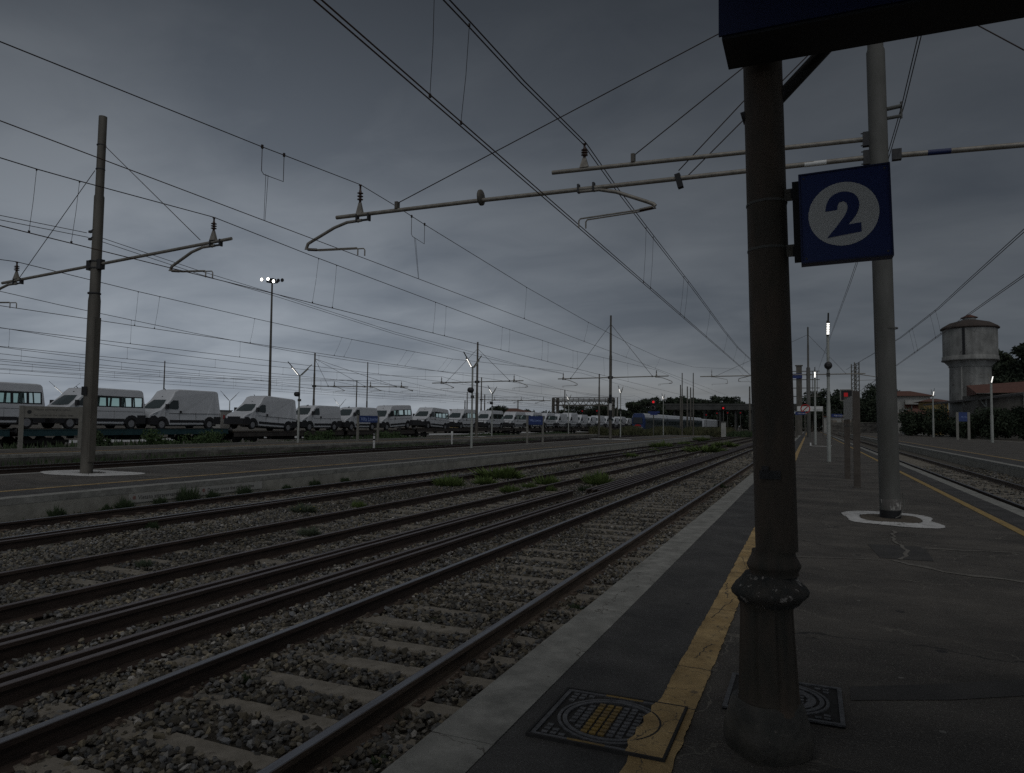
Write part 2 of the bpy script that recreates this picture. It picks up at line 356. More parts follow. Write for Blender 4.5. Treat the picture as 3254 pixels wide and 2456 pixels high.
# ------------------------------------------------------------------ ground and platforms
ZG = -0.42                                   # ballast level; the near platform is z = 0; rail heads at -0.25
ZR = -0.25
b = MB(); b.add([(-900,-60,ZG-.03), (700,-60,ZG-.03), (700,1500,ZG-.03), (-900,1500,ZG-.03)], [(0,1,2,3)]); struct('ground', b, ground_m)
b = MB(); b.add([(-56,-20,ZG-.01), (-50,-20,ZG-.01), (-50,300,ZG-.01), (-56,300,ZG-.01)], [(0,1,2,3)]); struct('service_road', b, road_m)
b = MB(); b.add([(22,-20,-.03), (300,-20,-.03), (300,700,-.03), (22,700,-.03)], [(0,1,2,3)]); struct('station_yard', b, ground_m)

def platform(name, x0, x1, y0, y1, side0, side1, face=concrete, yl=None, top=asphalt):
    """x0<x1; side0/side1 = width of the pale coping on each edge, yl = list of (xa, xb) yellow lines"""
    b = MB().box(x0+.005, x1-.005, y0, y1, ZG-.05, -.02); p = struct(name, b, face)
    b = MB()
    b.box(x0+(side0 or 0), x1-(side1 or 0), y0+.01, y1-.01, -.02, 0.0); b.build('paving', top, p)
    for s0, s1 in ((x0, x0+side0), (x1-side1, x1)):
        if s1-s0 < .05: continue
        b = MB(); y = y0; k = 0
        while y < y1-.01:
            ye = min(y+ (2.0 if y < 60 else 12), y1)
            b.box(s0, s1, y+.003, ye-.003, -.11, .004+.0015*((k*7) % 3)); y = ye; k += 1
        b.build('edge_coping', coping, p)
    for xa, xb in (yl or []):
        b = MB(); b.box(xa, xb, y0+.02, y1-.02, -.01, .008); b.build('yellow_line', yellow, p)
    return p
pn = platform('platform', -1.66, 3.55, -25, 215, .32, .26)
rr = random.Random(3); b = MB(); vs = []; ys = [-24.9]
while ys[-1] < 40: ys.append(ys[-1]+(.035 if 2.5 < ys[-1] < 12 else .2))
ys.append(214.9)
jl = jr = 0.
for y_ in ys:
    jl = jl*.5+rr.uniform(-.0045,.0045); jr = jr*.5+rr.uniform(-.0045,.0045); vs += [(-.745+jl+.003*math.sin(y_*1.1), y_, .0085), (-.55+jr+.003*math.sin(y_*.9+1), y_, .0085)]
b.add(vs, [(2*i, 2*i+1, 2*i+3, 2*i+2) for i in range(len(ys)-1)]); b.build('yellow_line', yellow, pn)
b = MB(); rr = random.Random(9)
for y_ in (3.80, 4.42, 5.9, 7.4, 8.65, 11.5):
    x_ = -.75; prev = y_
    while x_ < -.55:
        ny = prev+rr.uniform(-.012,.012); w_ = rr.uniform(.002,.005); b.add([(x_,prev-w_,.0096),(x_+.03,ny-w_,.0096),(x_+.03,ny+w_,.0096),(x_,prev+w_,.0096)], [(0,1,2,3)]); prev = ny; x_ += .03
for (xa, ya, xb, yb) in ((-.70,5.6,-.60,6.3),(-.66,6.3,-.72,6.9),(-.6,7.6,-.7,8.3),(-.68,4.6,-.62,4.95)):
    n_ = 14; px_, py_ = xa, ya
    for k in range(1, n_+1):
        qx, qy = xa+(xb-xa)*k/n_+rr.uniform(-.012,.012), ya+(yb-ya)*k/n_; w_ = rr.uniform(.002,.004)
        b.add([(px_-w_,py_,.0097),(px_+w_,py_,.0097),(qx+w_,qy,.0097),(qx-w_,qy,.0097)], [(0,1,2,3)]); px_, py_ = qx, qy
b.build('paint_crack', patch_dark, pn)
b = MB(); b.box(-1.335, -.745, -24.9, 214.9, -.01, .004); b.build('new_asphalt_strip', asphalt_strip, pn)
b = MB(); b.box(2.88, 3.285, -24.9, 214.9, -.01, .004); b.build('new_asphalt_strip', asphalt_strip, pn)
b = MB(); b.box(2.70, 2.83, -24.9, 214.9, -.01, .009); b.build('yellow_line', mat('yellow_worn', (.30,.20,.07), (.38,.26,.09), scale=5, rough=.85, spots=(9,.6,(.12,.1,.07))), pn)
p2 = platform('platform', -18.8, -13.16, -30, 104, .3, .34, yl=[(-14.58,-14.45)])
b = MB(); b.box(-14.44, -13.51, -29.9, 103.9, -.01, .004); b.build('new_asphalt_strip', asphalt_strip, p2)
b = MB(); b.add([(-18.8,104,ZG-.05),(-13.16,104,ZG-.05),(-13.16,104,0),(-18.8,104,0),(-18.8,112,ZG-.05),(-13.16,112,ZG-.05)], [(0,1,5,4),(1,2,5),(3,0,4),(3,4,5,2)]); b.build('end_ramp', asphalt, p2)
p3 = platform('platform', -33.2, -27.95, -30, 99, .3, .3, face=dirty_concrete, yl=[(-29.1,-28.95)])
p4 = platform('platform', 7.49, 22, -20, 320, .34, .3, yl=[(9.0,9.16)])
b = MB(); b.box(7.84, 8.98, -19.9, 319.9, -.01, .004); b.build('new_asphalt_strip', asphalt_strip, p4)
# surface marks of the near platform
def sheet(name, pts, z, m, parent, th=None):
    b = MB(); k = len(pts); b.add([(x, y, z) for x, y in pts], [tuple(range(k))]); return b.build(name, m, parent)
def jag(pts, w, amp, z, seg=.12, seed=1):
    rr = random.Random(seed); b = MB(); vs = []
    for (xa, ya), (xb, yb) in zip(pts, pts[1:]):
        L_ = math.hypot(xb-xa, yb-ya); k = max(2, int(L_/seg)); nx, ny = -(yb-ya)/L_, (xb-xa)/L_
        for i in range(k):
            t = i/k; j = rr.uniform(-amp, amp); ww = w*rr.uniform(.5, 1.4)
            cx_, cy_ = xa+(xb-xa)*t+nx*j, ya+(yb-ya)*t+ny*j
            vs += [(cx_-nx*ww, cy_-ny*ww, z), (cx_+nx*ww, cy_+ny*ww, z)]
    b.add(vs, [(2*i, 2*i+2, 2*i+3, 2*i+1) for i in range(len(vs)//2-1)]); return b
jag([(-.5,8.68),(-.16,8.66),(.84,8.93)], .02, .012, .004, seed=3).build('repair_seam', trace, pn)
jag([(.84,8.93),(1.25,8.45),(1.88,8.26),(2.35,8.05)], .045, .03, .005, seed=4).build('repair_seam', trace, pn)
jag([(1.25,9.98),(1.8,10.05),(2.4,10.2)], .025, .02, .004, seed=5).build('repair_seam', trace, pn)
jag([(.93,9.0),(1.06,9.7),(1.0,10.6),(1.12,11.6)], .02, .03, .006, seed=6).build('repair_seam', trace, pn)
sheet('dark_patch', [(.72,9.02),(1.25,9.06),(1.3,10.1),(.66,10.0)], .0035, patch_dark, pn)
sheet('dark_patch', [(.19,4.28),(.7,4.52),(1.3,4.9),(2.2,5.5),(2.2,5.75),(1.2,5.1),(.6,4.72),(.2,4.5)], .0035, patch_dark, pn)
sheet('dark_patch', [(-.32,2.8),(2.3,2.9),(2.3,3.35),(.1,3.42),(-.1,3.2),(-.4,3.2)], .0033, patch_dark, pn)
def blob(cx_, cy_, rx, ry, n=48, amp=.12, seed=0, sq=0.):
    rr = random.Random(seed); ph = [rr.uniform(0, 6.28) for _ in range(6)]
    out = []
    for i in range(n):
        t = 2*PI*i/n; k = 1+amp*sum(math.sin((q+2)*t+ph[q])/(q+1.5) for q in range(6))
        c, s_ = math.cos(t), math.sin(t); sqf = (abs(c)**(2+sq)+abs(s_)**(2+sq))**(-1/(2+sq))
        out.append((cx_+rx*k*c*sqf, cy_+ry*k*s_*sqf))
    return out
def ring_paint(name, cx_, cy_, ro, ri, z, parent, seed, m=white_paint, am=.1):
    A = blob(cx_, cy_, ro[0], ro[1], 64, am, seed, 1.2); B = blob(cx_+.02, cy_+.05, ri[0], ri[1], 64, .06, seed+9, 1.0)
    rj = random.Random(seed); A2, B2 = [], []
    for P_, Q_ in ((A, A2), (B, B2)):
        for i in range(64):
            (xa, ya), (xb, yb) = P_[i], P_[(i+1) % 64]
            for k in range(4): u = k/4; Q_.append((xa+(xb-xa)*u+rj.uniform(-.010,.010), ya+(yb-ya)*u+rj.uniform(-.018,.018)))
    n_ = 256; b = MB(); b.add([(x, y, z) for x, y in A2]+[(x, y, z) for x, y in B2], [(i, (i+1) % n_, n_+(i+1) % n_, n_+i) for i in range(n_)]); return b.build(name, m, parent)
ring_paint('white_painted_ring', 1.18, 12.95, (.68, .92), (.44, .54), .006, pn, 5)
sheet('mast_footing', blob(1.2, 13.0, .44, .56, 40, .05, 2, 1), .004, mat('earth_collar', (.07,.055,.04), (.12,.10,.075), scale=9, rough=1, bump=.8), pn)
ring_paint('white_painted_ring', -17.55, 12.9, (1.35, .85), (.3, .3), .006, p2, 8)
ring_paint('white_painted_ring', -17.9, 67.0, (2.0, 1.4), (.4, .4), .006, p2, 9)
ring_paint('white_painted_ring', -31.9, 66.0, (1.1, 1.2), (.35, .35), .006, p3, 10)
b = MB(); 
for xa, xb, ya, yb in ((.0,1.55,58,58.5),(.0,.12,58,70),(1.4,1.55,58,70)): b.box(xa, xb, ya, yb, .0, .012)
b.build('white_floor_marking', white_paint, pn)

# text on the facing edge of the second platform
sg = thing('platform_edge_sign', 'grey notice strip reading Vietato attraversare i binari on platform face', 'sign', (-13.155, 10.55, -.3))
MB().box(0, .012, 0, 1.75, -.02, .17).build('panel', mat('strip_panel', (.33,.32,.29), (.38,.37,.34), scale=3, rough=.9), sg)
text('lettering', 'Vietato attraversare i binari', .125, faded_letter, sg, frame((.0145, .22, .045), (0,1,0), (0,0,1)), .001)
MB().lathe([(.04, .013), (.04, .0155)], 14, (.13, .09), ax='x').build('pictogram', picto_m, sg)
sg = thing('platform_edge_sign', 'grey notice strip reading Do not cross the railway lines on platform face', 'sign', (-13.155, 12.40, -.3))
MB().box(0, .012, 0, 2.05, -.02, .17).build('panel', MATS['strip_panel'], sg)
text('lettering', 'Do not cross the railway lines', .125, faded_letter, sg, frame((.0145, .24, .045), (0,1,0), (0,0,1)), .001)
MB().lathe([(.045, .013), (.045, .0155)], 14, (.13, .09), ax='x').build('pictogram', picto_m, sg)

# ------------------------------------------------------------------ tracks
def rail_profile(x, zt):
    return [(x-.075,zt-.172),(x+.075,zt-.172),(x+.075,zt-.158),(x+.012,zt-.135),(x+.0085,zt-.045),(x+.034,zt-.034),(x+.034,zt-.002),(x-.034,zt-.002),(x-.034,zt-.034),(x-.0085,zt-.045),(x-.012,zt-.135),(x-.075,zt-.158)]
def rail(x, ya, yb, zt, parent, top=rail_top, name='rail', side=None):
    o = MB().prism(rail_profile(x, zt), ya, yb, 'y').build(name, side or rail_side, parent)
    b = MB(); b.add([(x-.033,ya,zt-.003),(x-.033,yb,zt-.003),(x-.026,ya,zt+.001),(x-.026,yb,zt+.001),(x+.026,ya,zt+.001),(x+.026,yb,zt+.001),(x+.033,ya,zt-.003),(x+.033,yb,zt-.003)],
          [(0,2,3,1),(2,4,5,3),(4,6,7,5)]); b.build('running_surface', top, o)
    return o
def sleeper_mesh(halflen):
    b = MB(); h = halflen
    b.prism([(-.12,-.16),(.12,-.16),(.088,-.012),(.08,0),(-.08,0),(-.088,-.012)], -h, h, 'x'); return b
def track(xa, xb, ya, yb, label, sl=None, top=rail_top, fast=False):
    t = thing('railway_track', label, 'railway track', ((xa+xb)/2, 0, 0))
    h = (xb-xa)/2
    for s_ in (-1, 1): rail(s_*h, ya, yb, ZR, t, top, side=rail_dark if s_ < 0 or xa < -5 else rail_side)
    if sl:
        first = None; me = None
        for k, y in enumerate(sl):
            if first is None:
                o = sleeper_mesh(1.3).build('sleeper', sleeper_m, t); first = o
            else:
                o = first.copy(); COL.objects.link(o); o.parent = t
            o.location = (random.uniform(-.02,.02), y, -.392+random.uniform(-.012,.006)); o.rotation_euler = (0, 0, random.uniform(-.012,.012))
    if fast == 2:
        first = None
        for k, y in enumerate(sl[:46]):
            for s_ in (-1, 1):
                if first is None:
                    b = MB(); b.box(-.14,.14,-.055,.055,-.172,-.150)
                    for q_ in (-1, 1): b.box(q_*.085-.028,q_*.085+.028,-.045,.045,-.152,-.128); b.box(q_*.095-.012,q_*.095+.012,-.014,.014,-.13,-.098)
                    first = o = b.build('rail_fastening', rail_side, t)
                else: o = first.copy(); COL.objects.link(o); o.parent = t
                o.location = (s_*h, y, ZR)
    elif fast:
        first = None
        for k in range(48):
            for s_ in (-1, 1):
                if first is None: first = o = MB().box(-.15,.15,-.06,.06,-.19,-.105).build('rail_fastening', rail_side, t)
                else: o = first.copy(); COL.objects.link(o); o.parent = t
                o.location = (s_*h, 8.36+.5*(k-6), ZR)
    return t
SL1 = [2.05,2.60,3.10,3.66,4.13,4.66,5.16,5.72,6.28,6.84,7.45,8.02]+[8.6+.6*k for k in range(66)]
track(-3.97, -2.47, -8, 300, 'nearest railway track beside the grey platform coping, with buried concrete sleepers', SL1[:78], fast=2)
track(-8.22, -6.77, -8, 300, 'second railway track from the coping, between spare rails and green weeds', [5.0+.6*k for k in range(60)], rail_top_old)
track(-12.04, -10.52, -8, 230, 'railway track running close under the platform face with notice strips', [5.36+.5*k for k in range(60)], rail_top, True)
track(-25.6, -24.1, -8, 260, 'railway track in front of the stained wall of the farther platform', None, rail_top)
track(-39.2, -37.7, -8, 320, 'railway track under the train loaded with white vans', None, rail_top_old)
track(4.40, 5.95, -8, 320, 'railway track right of the number 2 platform, before the water tower', [6+.6*k for k in range(90)], rail_top)
def spare(xs, ya, yb, label, zt=ZR-.004):
    for k, x in enumerate(xs):
        nm_ = {1: '', 2: ('nearer ', 'farther '), 3: ('nearest ', 'middle ', 'farthest ')}[len(xs)]
        t = thing('spare_rail', (nm_[k] if nm_ else '')+label, 'rail', (x, ya, 0), group='spare rails stored between the tracks')
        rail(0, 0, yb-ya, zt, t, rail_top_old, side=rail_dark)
spare([-4.80, -4.96], -8, 90, 'rusty rail of the long close pair lying just left of the nearest track')
spare([-5.66, -5.82], -8, 17.5, 'rusty rail of the close pair that ends beside a green weed clump')
spare([-5.12, -5.28, -5.44], 18.0, 80, 'rusty rail of the three bundled beside a tall green weed clump')
spare([-10.3], -8, 22, 'rusty rail lying tight against the track under the platform notices')
spare([-9.75, -9.92], 31.7, 75, 'rusty rail of the farther pair lying left of the second track')

# ------------------------------------------------------------------ ballast stones
def ico():
    t = (1+5**.5)/2
    v = np.array([(-1,t,0),(1,t,0),(-1,-t,0),(1,-t,0),(0,-1,t),(0,1,t),(0,-1,-t),(0,1,-t),(t,0,-1),(t,0,1),(-t,0,-1),(-t,0,1)], float); v /= np.linalg.norm(v[0])
    f = np.array([(0,11,5),(0,5,1),(0,1,7),(0,7,10),(0,10,11),(1,5,9),(5,11,4),(11,10,2),(10,7,6),(7,1,8),(3,9,4),(3,4,2),(3,2,6),(3,6,8),(3,8,9),(4,9,5),(2,4,11),(6,2,10),(8,6,7),(9,8,1)])
    return v, f
def inview(P, mar=.06):
    c = (P-np.array([0,0,CAMZ])) @ CM.T
    u = c[:,0]/c[:,2]*FPX/W0; v = c[:,1]/c[:,2]*FPX/H0
    return (c[:,2] > .2) & (abs(u) < .5+mar) & (abs(v) < .5+mar)
RAILX = [-3.97,-2.47,-8.22,-6.77,-12.04,-10.52,-4.80,-4.96,4.40,5.95]
def stones(zones, name, label, keepout=True):
    pts = []; szs = []
    for x0, x1, ya, yb, dens, s0, s1 in zones:
        n = int((x1-x0)*(yb-ya)*dens)
        P = np.c_[RNG.uniform(x0, x1, n), RNG.uniform(ya, yb, n), np.zeros(n)]
        P[:,2] = ZG+.016+.012*np.sin(P[:,0]*3.1+P[:,1]*1.7)+RNG.uniform(-.016, .022, n)
        sz = s0+(s1-s0)*RNG.beta(1.6, 3.2, n)
        ok = inview(P)
        for rx in RAILX: ok &= abs(P[:,0]-rx) > (.022+sz*.5)
        for rx, ye in ((-5.66,17.5),(-5.82,17.5)): ok &= ~((abs(P[:,0]-rx) < .06+sz*.6) & (P[:,1] < ye))
        sl = np.zeros(n, bool)
        for y in SL1[:60]: sl |= (abs(P[:,1]-y) < .085) & (P[:,0] > -4.4) & (P[:,0] < -1.95)
        cover = (np.sin(P[:,0]*2.9+P[:,1]*2.3)+np.sin(P[:,0]*5.3-P[:,1]*3.7+1) > .25) | (P[:,0] < -3.62); cover &= ~((P[:,1] < 5.9) & (P[:,0] > -3.30+.22*np.sin(P[:,1]*7.3)) & (P[:,0] < -2.60+.12*np.sin(P[:,1]*4.1)))
        ok &= ~(sl & ~cover & (RNG.random(n) > .05))
        sl2 = ((P[:,1]-5.0+.11) % .6 < .22) & (P[:,0] > -8.8) & (P[:,0] < -6.2); c2_ = np.sin(P[:,0]*1.9+P[:,1]*1.1) > -.75
        ok &= ~(sl2 & ~c2_ & (RNG.random(n) > .1))
        sl3 = ((P[:,1]-6.0+.11) % .6 < .22) & (P[:,0] > 4.1) & (P[:,0] < 6.4); ok &= ~(sl3 & (RNG.random(n) > .08))
        pts.append(P[ok]); szs.append(sz[ok])
    P = np.concatenate(pts); sz = np.concatenate(szs); n = len(P)
    v, f = ico()
    J = v[None]*(1+RNG.uniform(-.42, .30, (n, 12, 1)))
    J = J*np.stack([RNG.uniform(.8,1.25,n), RNG.uniform(.6,1.0,n), RNG.uniform(.5,.8,n)], 1)[:,None,:]*(sz[:,None,None]*.5)
    a, bb, c = RNG.uniform(0, 2*PI, n), RNG.normal(0, .45, n), RNG.normal(0, .45, n)
    ca, sa, cb_, sb, cc, sn = np.cos(a), np.sin(a), np.cos(bb), np.sin(bb), np.cos(c), np.sin(c)
    z = np.zeros(n); o = np.ones(n)
    Rz = np.stack([ca,-sa,z, sa,ca,z, z,z,o], 1).reshape(n,3,3); Rx = np.stack([o,z,z, z,cb_,-sb, z,sb,cb_], 1).reshape(n,3,3); Ry = np.stack([cc,z,sn, z,o,z, -sn,z,cc], 1).reshape(n,3,3)
    V = np.einsum('nij,nkj->nki', Rz @ Rx @ Ry, J)+P[:,None,:]
    F = (f[None]+12*np.arange(n)[:,None,None]).reshape(-1,3)
    g = RNG.beta(1.5, 2.9, n)*.22+.036
    warm = RNG.uniform(-.02, .30, n)
    C = np.stack([g*(1+warm*.9), g*(1+warm*.25), g*(1-warm*.9)], 1)
    w_ = RNG.random(n) < .02; C[w_] = np.array([.34,.32,.29])
    pt = np.sin(P[:,0]*1.3+P[:,1]*.35)*.5+np.sin(P[:,1]*.6-P[:,0]*.8)*.5; C *= (1+.28*pt)[:,None]
    C = np.repeat(C, 12, 0)
    ob = npmesh(name, V.reshape(-1,3), F, stone_m, col=np.clip(C, .02, .7))
    return tag(ob, label, kind='stuff', cat='gravel')
stones([(-13.1,-1.69,1.2,7,780,.025,.088), (-13.1,-1.69,7,12,560,.027,.085), (-13.1,-1.69,12,20,300,.035,.08), (-13.1,-1.69,20,34,95,.05,.11), (-13.1,-1.69,34,60,30,.07,.15),
        (3.58,7.45,6,14,200,.04,.08), (3.58,7.45,14,40,80,.05,.1)], 'ballast_stones', 'grey and brown crushed stone filling the beds between the rails')

# ------------------------------------------------------------------ plants
def leafcloud(C, Rr, n, size, seed, flat=.0, up=.0):
    """n leaf faces spread in ellipsoid clumps; C centres (k,3), Rr radii (k,3)"""
    rg = np.random.default_rng(seed); C = np.asarray(C, float); Rr = np.asarray(Rr, float)
    wt = np.prod(Rr, 1)**(2/3); k = rg.choice(len(C), n, p=wt/wt.sum())
    d = rg.normal(size=(n,3)); d /= np.linalg.norm(d, axis=1)[:,None]
    rad = rg.random(n)**.38
    P = C[k]+d*Rr[k]*rad[:,None]
    a = rg.normal(size=(n,3)); a[:,2] += up; a /= np.linalg.norm(a, axis=1)[:,None]
    b_ = np.cross(a, rg.normal(size=(n,3))); b_ /= np.linalg.norm(b_, axis=1)[:,None]
    s_ = size*rg.uniform(.6, 1.4, n)[:,None]
    q = np.stack([P-a*s_, P-b_*s_*.5, P+a*s_, P+b_*s_*.5], 1)
    return q.reshape(-1,3), np.arange(4*n).reshape(-1,4)
def tree(x, y, z0, h, wd, seed, label, n=2600, size=.3, m=tree_leaf, group=None, trunk_h=.3, conic=False):
    rr = random.Random(seed); t = thing('tree', label, 'tree', (x, y, z0), group=group)
    b = MB(); b.tube([(0,0,0), (rr.uniform(-.2,.2), 0, h*trunk_h), (rr.uniform(-.4,.4), 0, h*.7)], h*.028, 8, r2=h*.008)
    for k in range(5):
        a = rr.uniform(0, 6.28); z_ = h*rr.uniform(.25, .5); b.tube([(0,0,z_), (math.cos(a)*wd*.25, math.sin(a)*wd*.25, z_+h*.2)], h*.012, 6, r2=h*.004)
    b.build('trunk', bark, t)
    C, Q = [], []
    for k in range(16):
        a = rr.uniform(0, 6.28); zf = rr.uniform(.32, .93)
        prof = (1-zf)*1.1 if conic else math.sin(PI*min(1, (zf-.15)/.95))**.6
        r_ = rr.uniform(.1, .42)*wd*prof; C.append((math.cos(a)*r_, math.sin(a)*r_, h*zf)); s_ = rr.uniform(.13, .24); Q.append((wd*s_, wd*s_, h*s_*.55))
    C.append((0,0,h*.55)); Q.append((wd*.3, wd*.3, h*.28))
    V, F = leafcloud(C, Q, n, size, seed); npmesh('crown', V, F, m, t); return t
def bush(x, y, z0, h, wd, seed, label, n=2200, size=.12, m=bush_leaf, group=None, name='bush', cat='bush', dp=None):
    rr = random.Random(seed); C, Q = [], []; dp = dp or wd
    for k in range(14):
        C.append((rr.uniform(-.36,.36)*wd, rr.uniform(-.36,.36)*dp, rr.uniform(.2,.72)*h)); s_ = rr.uniform(.16,.30); Q.append((wd*s_*.8, dp*s_*.8, h*s_))
    V, F = leafcloud(C, Q, n, size, seed); V[:,2] = np.maximum(V[:,2], 0)
    o = npmesh(name, V, F, m); o.location = (x, y, z0); return tag(o, label, cat, group)
def weed(p, wpx, label, seed, m=weed_leaf, hf=.55, n=800, group='weeds growing in the track beds', fl=0, size=None):
    c = atz(p, ZG); dist = math.hypot(c.x, c.y); wd = wpx/FPX*dist; h = wd*hf
    if dist < 9: n = 150; wd *= .85
    rg = np.random.default_rng(seed)
    a = rg.uniform(0, 2*PI, n); r0 = np.sqrt(rg.random(n))*wd*.36
    base = np.stack([r0*np.cos(a), r0*np.sin(a)*.8, np.zeros(n)], 1)
    ln = rg.beta(2, 1.6, n)*1.15*h*(1-.35*(r0/(wd*.36))**2)*(.75+.35*np.sin(a*3+seed)*np.cos(r0*9/wd+seed))
    lean = np.stack([np.cos(a)*r0*.7+rg.normal(0,.07,n)*wd, np.sin(a)*r0*.6+rg.normal(0,.07,n)*wd, ln], 1)
    tip = base+lean; sd = np.stack([-np.sin(a+rg.normal(0,1,n)), np.cos(a+rg.normal(0,1,n)), np.zeros(n)], 1)*(size or max(.006, wd*.016))
    mid = base+lean*.6
    V = np.stack([base-sd*.3, mid-sd, tip, mid+sd], 1).reshape(-1,3); F = np.arange(4*n).reshape(-1,4)
    o = npmesh('weed_clump', V, F, m); o.location = c; tag(o, label, 'weed', group)
    if fl:
        b = MB()
        for k in range(fl):
            i = rg.integers(n); q = tip[i]; b.lathe([(.002,q[2]-.006),(.012,q[2]),(.002,q[2]+.006)], 6, (q[0],q[1]))
        b.build('flower', flower, o)
    return o
ws = [(c2(1500,1185),190,'bright green weed clump between second and third track, left of a wider clump',weed_leaf,.42),
 (c2(1880,1125),290,'widest bright green weed clump in the middle of the track beds',weed_leaf,.30),
 (c2(1770,1168),150,'low green weed clump in front of the widest clump',weed_leaf,.36),
 (c2(1960,1232),130,'rounded green weed clump touching the second track, leftmost there',weed_leaf,.42),
 (c2(2105,1198),100,'small green weed clump inside the second track, right of a rounded one',weed_leaf,.42),
 (c2(810,1350),90,'single green weed clump alone beyond the second track',weed_leaf,.55),
 (c2(395,1385),150,'grey-green weed with yellow flowers beside the track under the notices',weed_grey,.42),
 (c2(440,1560),130,'grey-green leafy weed inside the second track',weed_grey,.45),
 (c3(335,1290),160,'green weed clump inside the second track behind a smaller one',weed_leaf,.38),
 (c3(355,1340),80,'small green weed tuft at the near rail of the second track',weed_leaf,.45),
 (c3(715,1290),165,'tallest bright green weed clump, at the gap between the spare rails',weed_leaf,.55),
 (c3(625,1345),90,'dark green weed hugging the end of the spare rail',weed_dark,.5),
 (c3(960,1080),95,'green weed clump beyond the second track near the far spare rails',weed_leaf,.32),
 (c3(1205,1010),140,'distant low green weed patch left of the farthest rails',weed_leaf,.3),
 (c3(1140,1040),60,'tiny green tuft in front of the distant low patch',weed_leaf,.4),
 (c3(1380,990),90,'small distant green weed left of a paler tuft',weed_leaf,.3),
 (c3(1500,960),90,'farthest green weed clump beside the end of the far platform',weed_leaf,.35),
 (c3(1530,1045),230,'long low green weed band between the distant tracks',weed_leaf,.22),
 (c3(1680,1000),150,'long green weed band farthest along the middle tracks',weed_leaf,.22),
 (d3(1930,600),115,'dark green weed against the grey platform coping',weed_dark,.4),
 (d3(640,1625),150,'green weed at the foot of the platform coping, bottom of the photo',weed_dark,.35),
 (d2_(1625,1085),75,'thin dark weed leaning on the nearest track rail',weed_dark,.9),
 (d2_(950,320),80,'pale grey-green weed inside the second track, left side',weed_grey,.6),
 (d2_(1000,75),70,'upright dark weed beside the spare rail under the platform notices',weed_dark,.8),
 (c3(1640,1320),70,'small green weed between nearest rail and the platform coping',weed_dark,.5),
 (c3(40,1245),120,'green weed clump at the left end of the weed group by the second track',weed_leaf,.4)]
for i, (p, wp, lb, mm, hf) in enumerate(ws):
    weed(p, wp/1.9, lb, 100+i, mm, hf*1.15, fl=(14 if 'flowers' in lb else 0))
ws2 = [((640,428),70),((830,402),55),((1035,385),90),((1185,368),55),((180,470),60),((1360,345),60),((1655,318),36),((1860,300),50),((2075,280),40),((530,440),40)]
nm = ['leftmost but one','fourth','biggest, covering the Italian notice','between the two notices','leftmost of all','small one beside the English notice','tiny one right of the notices','rounded one','last small one','thin one']
for i, ((x, y), wp) in enumerate(ws2):
    o = weed(d6(x, y+12), wp/1.35, f'dark weed at foot of the second platform face, {nm[i]}', 200+i, weed_dark, .8, group='weeds along the foot of the platform face')
    o.location.x = -12.85; o.location.z = ZG+.02
# far tall grass band beyond the platform ends
def grass_band(x0, x1, ya, yb, n, h, name, label, m=dry_grass, seed=1, wdt=.05):
    rg = np.random.default_rng(seed)
    P = np.stack([rg.uniform(x0,x1,n), rg.uniform(ya,yb,n), np.full(n, ZG-.03)], 1); hh = h*rg.uniform(.3,1,n)*(.6+.5*np.sin(P[:,0]*.5+P[:,1]*.13)**2)
    ln = np.stack([rg.normal(0,.25,n)*hh, rg.normal(0,.25,n)*hh, hh], 1); sd = np.stack([np.full(n,wdt), rg.normal(0,wdt,n), np.zeros(n)], 1)
    V = np.stack([P-sd*.6, P+ln*.55-sd, P+ln, P+ln*.55+sd], 1).reshape(-1,3)
    return tag(npmesh(name, V, np.arange(4*n).reshape(-1,4), m), label, 'grass', kind='stuff')
grass_band(-34,-13.4,113,150,16000,1.7,'tall_grass','tall dull grass beyond the end of the far platforms', seed=1, wdt=.07)
grass_band(-13.4,-9,120,175,4000,1.0,'tall_grass','rough low green growth beside the distant tracks', seed=2, m=weed_dark, wdt=.07)
grass_band(-36.5,-33.4,15,110,7000,.75,'verge_grass','weedy green verge between farther platform and van train', weed_dark, 3, .04)
grass_band(-13.1,-12.3,3,60,2600,.16,'track_edge_grass','low grass tufts along foot of the platform face', weed_dark, 4, .008)
grass_band(-10.2,-8.6,6,60,5000,.10,'track_grass','thin low weeds spread in the gravel between the middle tracks', weed_grey, 5, .008)
grass_band(-27.9,-26.2,12,70,3500,.4,'bed_grass','thin weeds growing under the stained wall of the farther platform', weed_dark, 6, .012)
grass_band(20,40,70,200,9000,.5,'yard_grass','rough grass at the back of the right platform', weed_dark, 7, .05)
vb = [((700,960),(400,900),1.0),((180,960),(250,930),1.0)]
for i, (px, lab, hh, ww) in enumerate([(z2(215,1030),'round green shrub under the teal wagon, left of the bogie',1.0,1.9),(z2(930,1025),'wide green shrub under the end of the teal wagon',1.15,2.9),
        (z3(530,1110),'round green shrub in front of the brown wagon, left of the blue name board',1.0,2.3),(z3(1480,1095),'low green shrub right of the nearer blue name board',.8,3.6),(z1(1380,1050),'dark shrub just right of the left mast, under the wagon',1.0,1.6)]):
    c = atx(px, -34.6); bush(c.x, c.y, ZG, hh+.35, ww, 40+i, lab, 1500, .07, weed_dark if i == 4 else mat('shrub_green', (.035,.065,.02), (.06,.10,.03), rough=.8, scale=2), 'shrubs beside the van train', 'shrub', 'shrub')

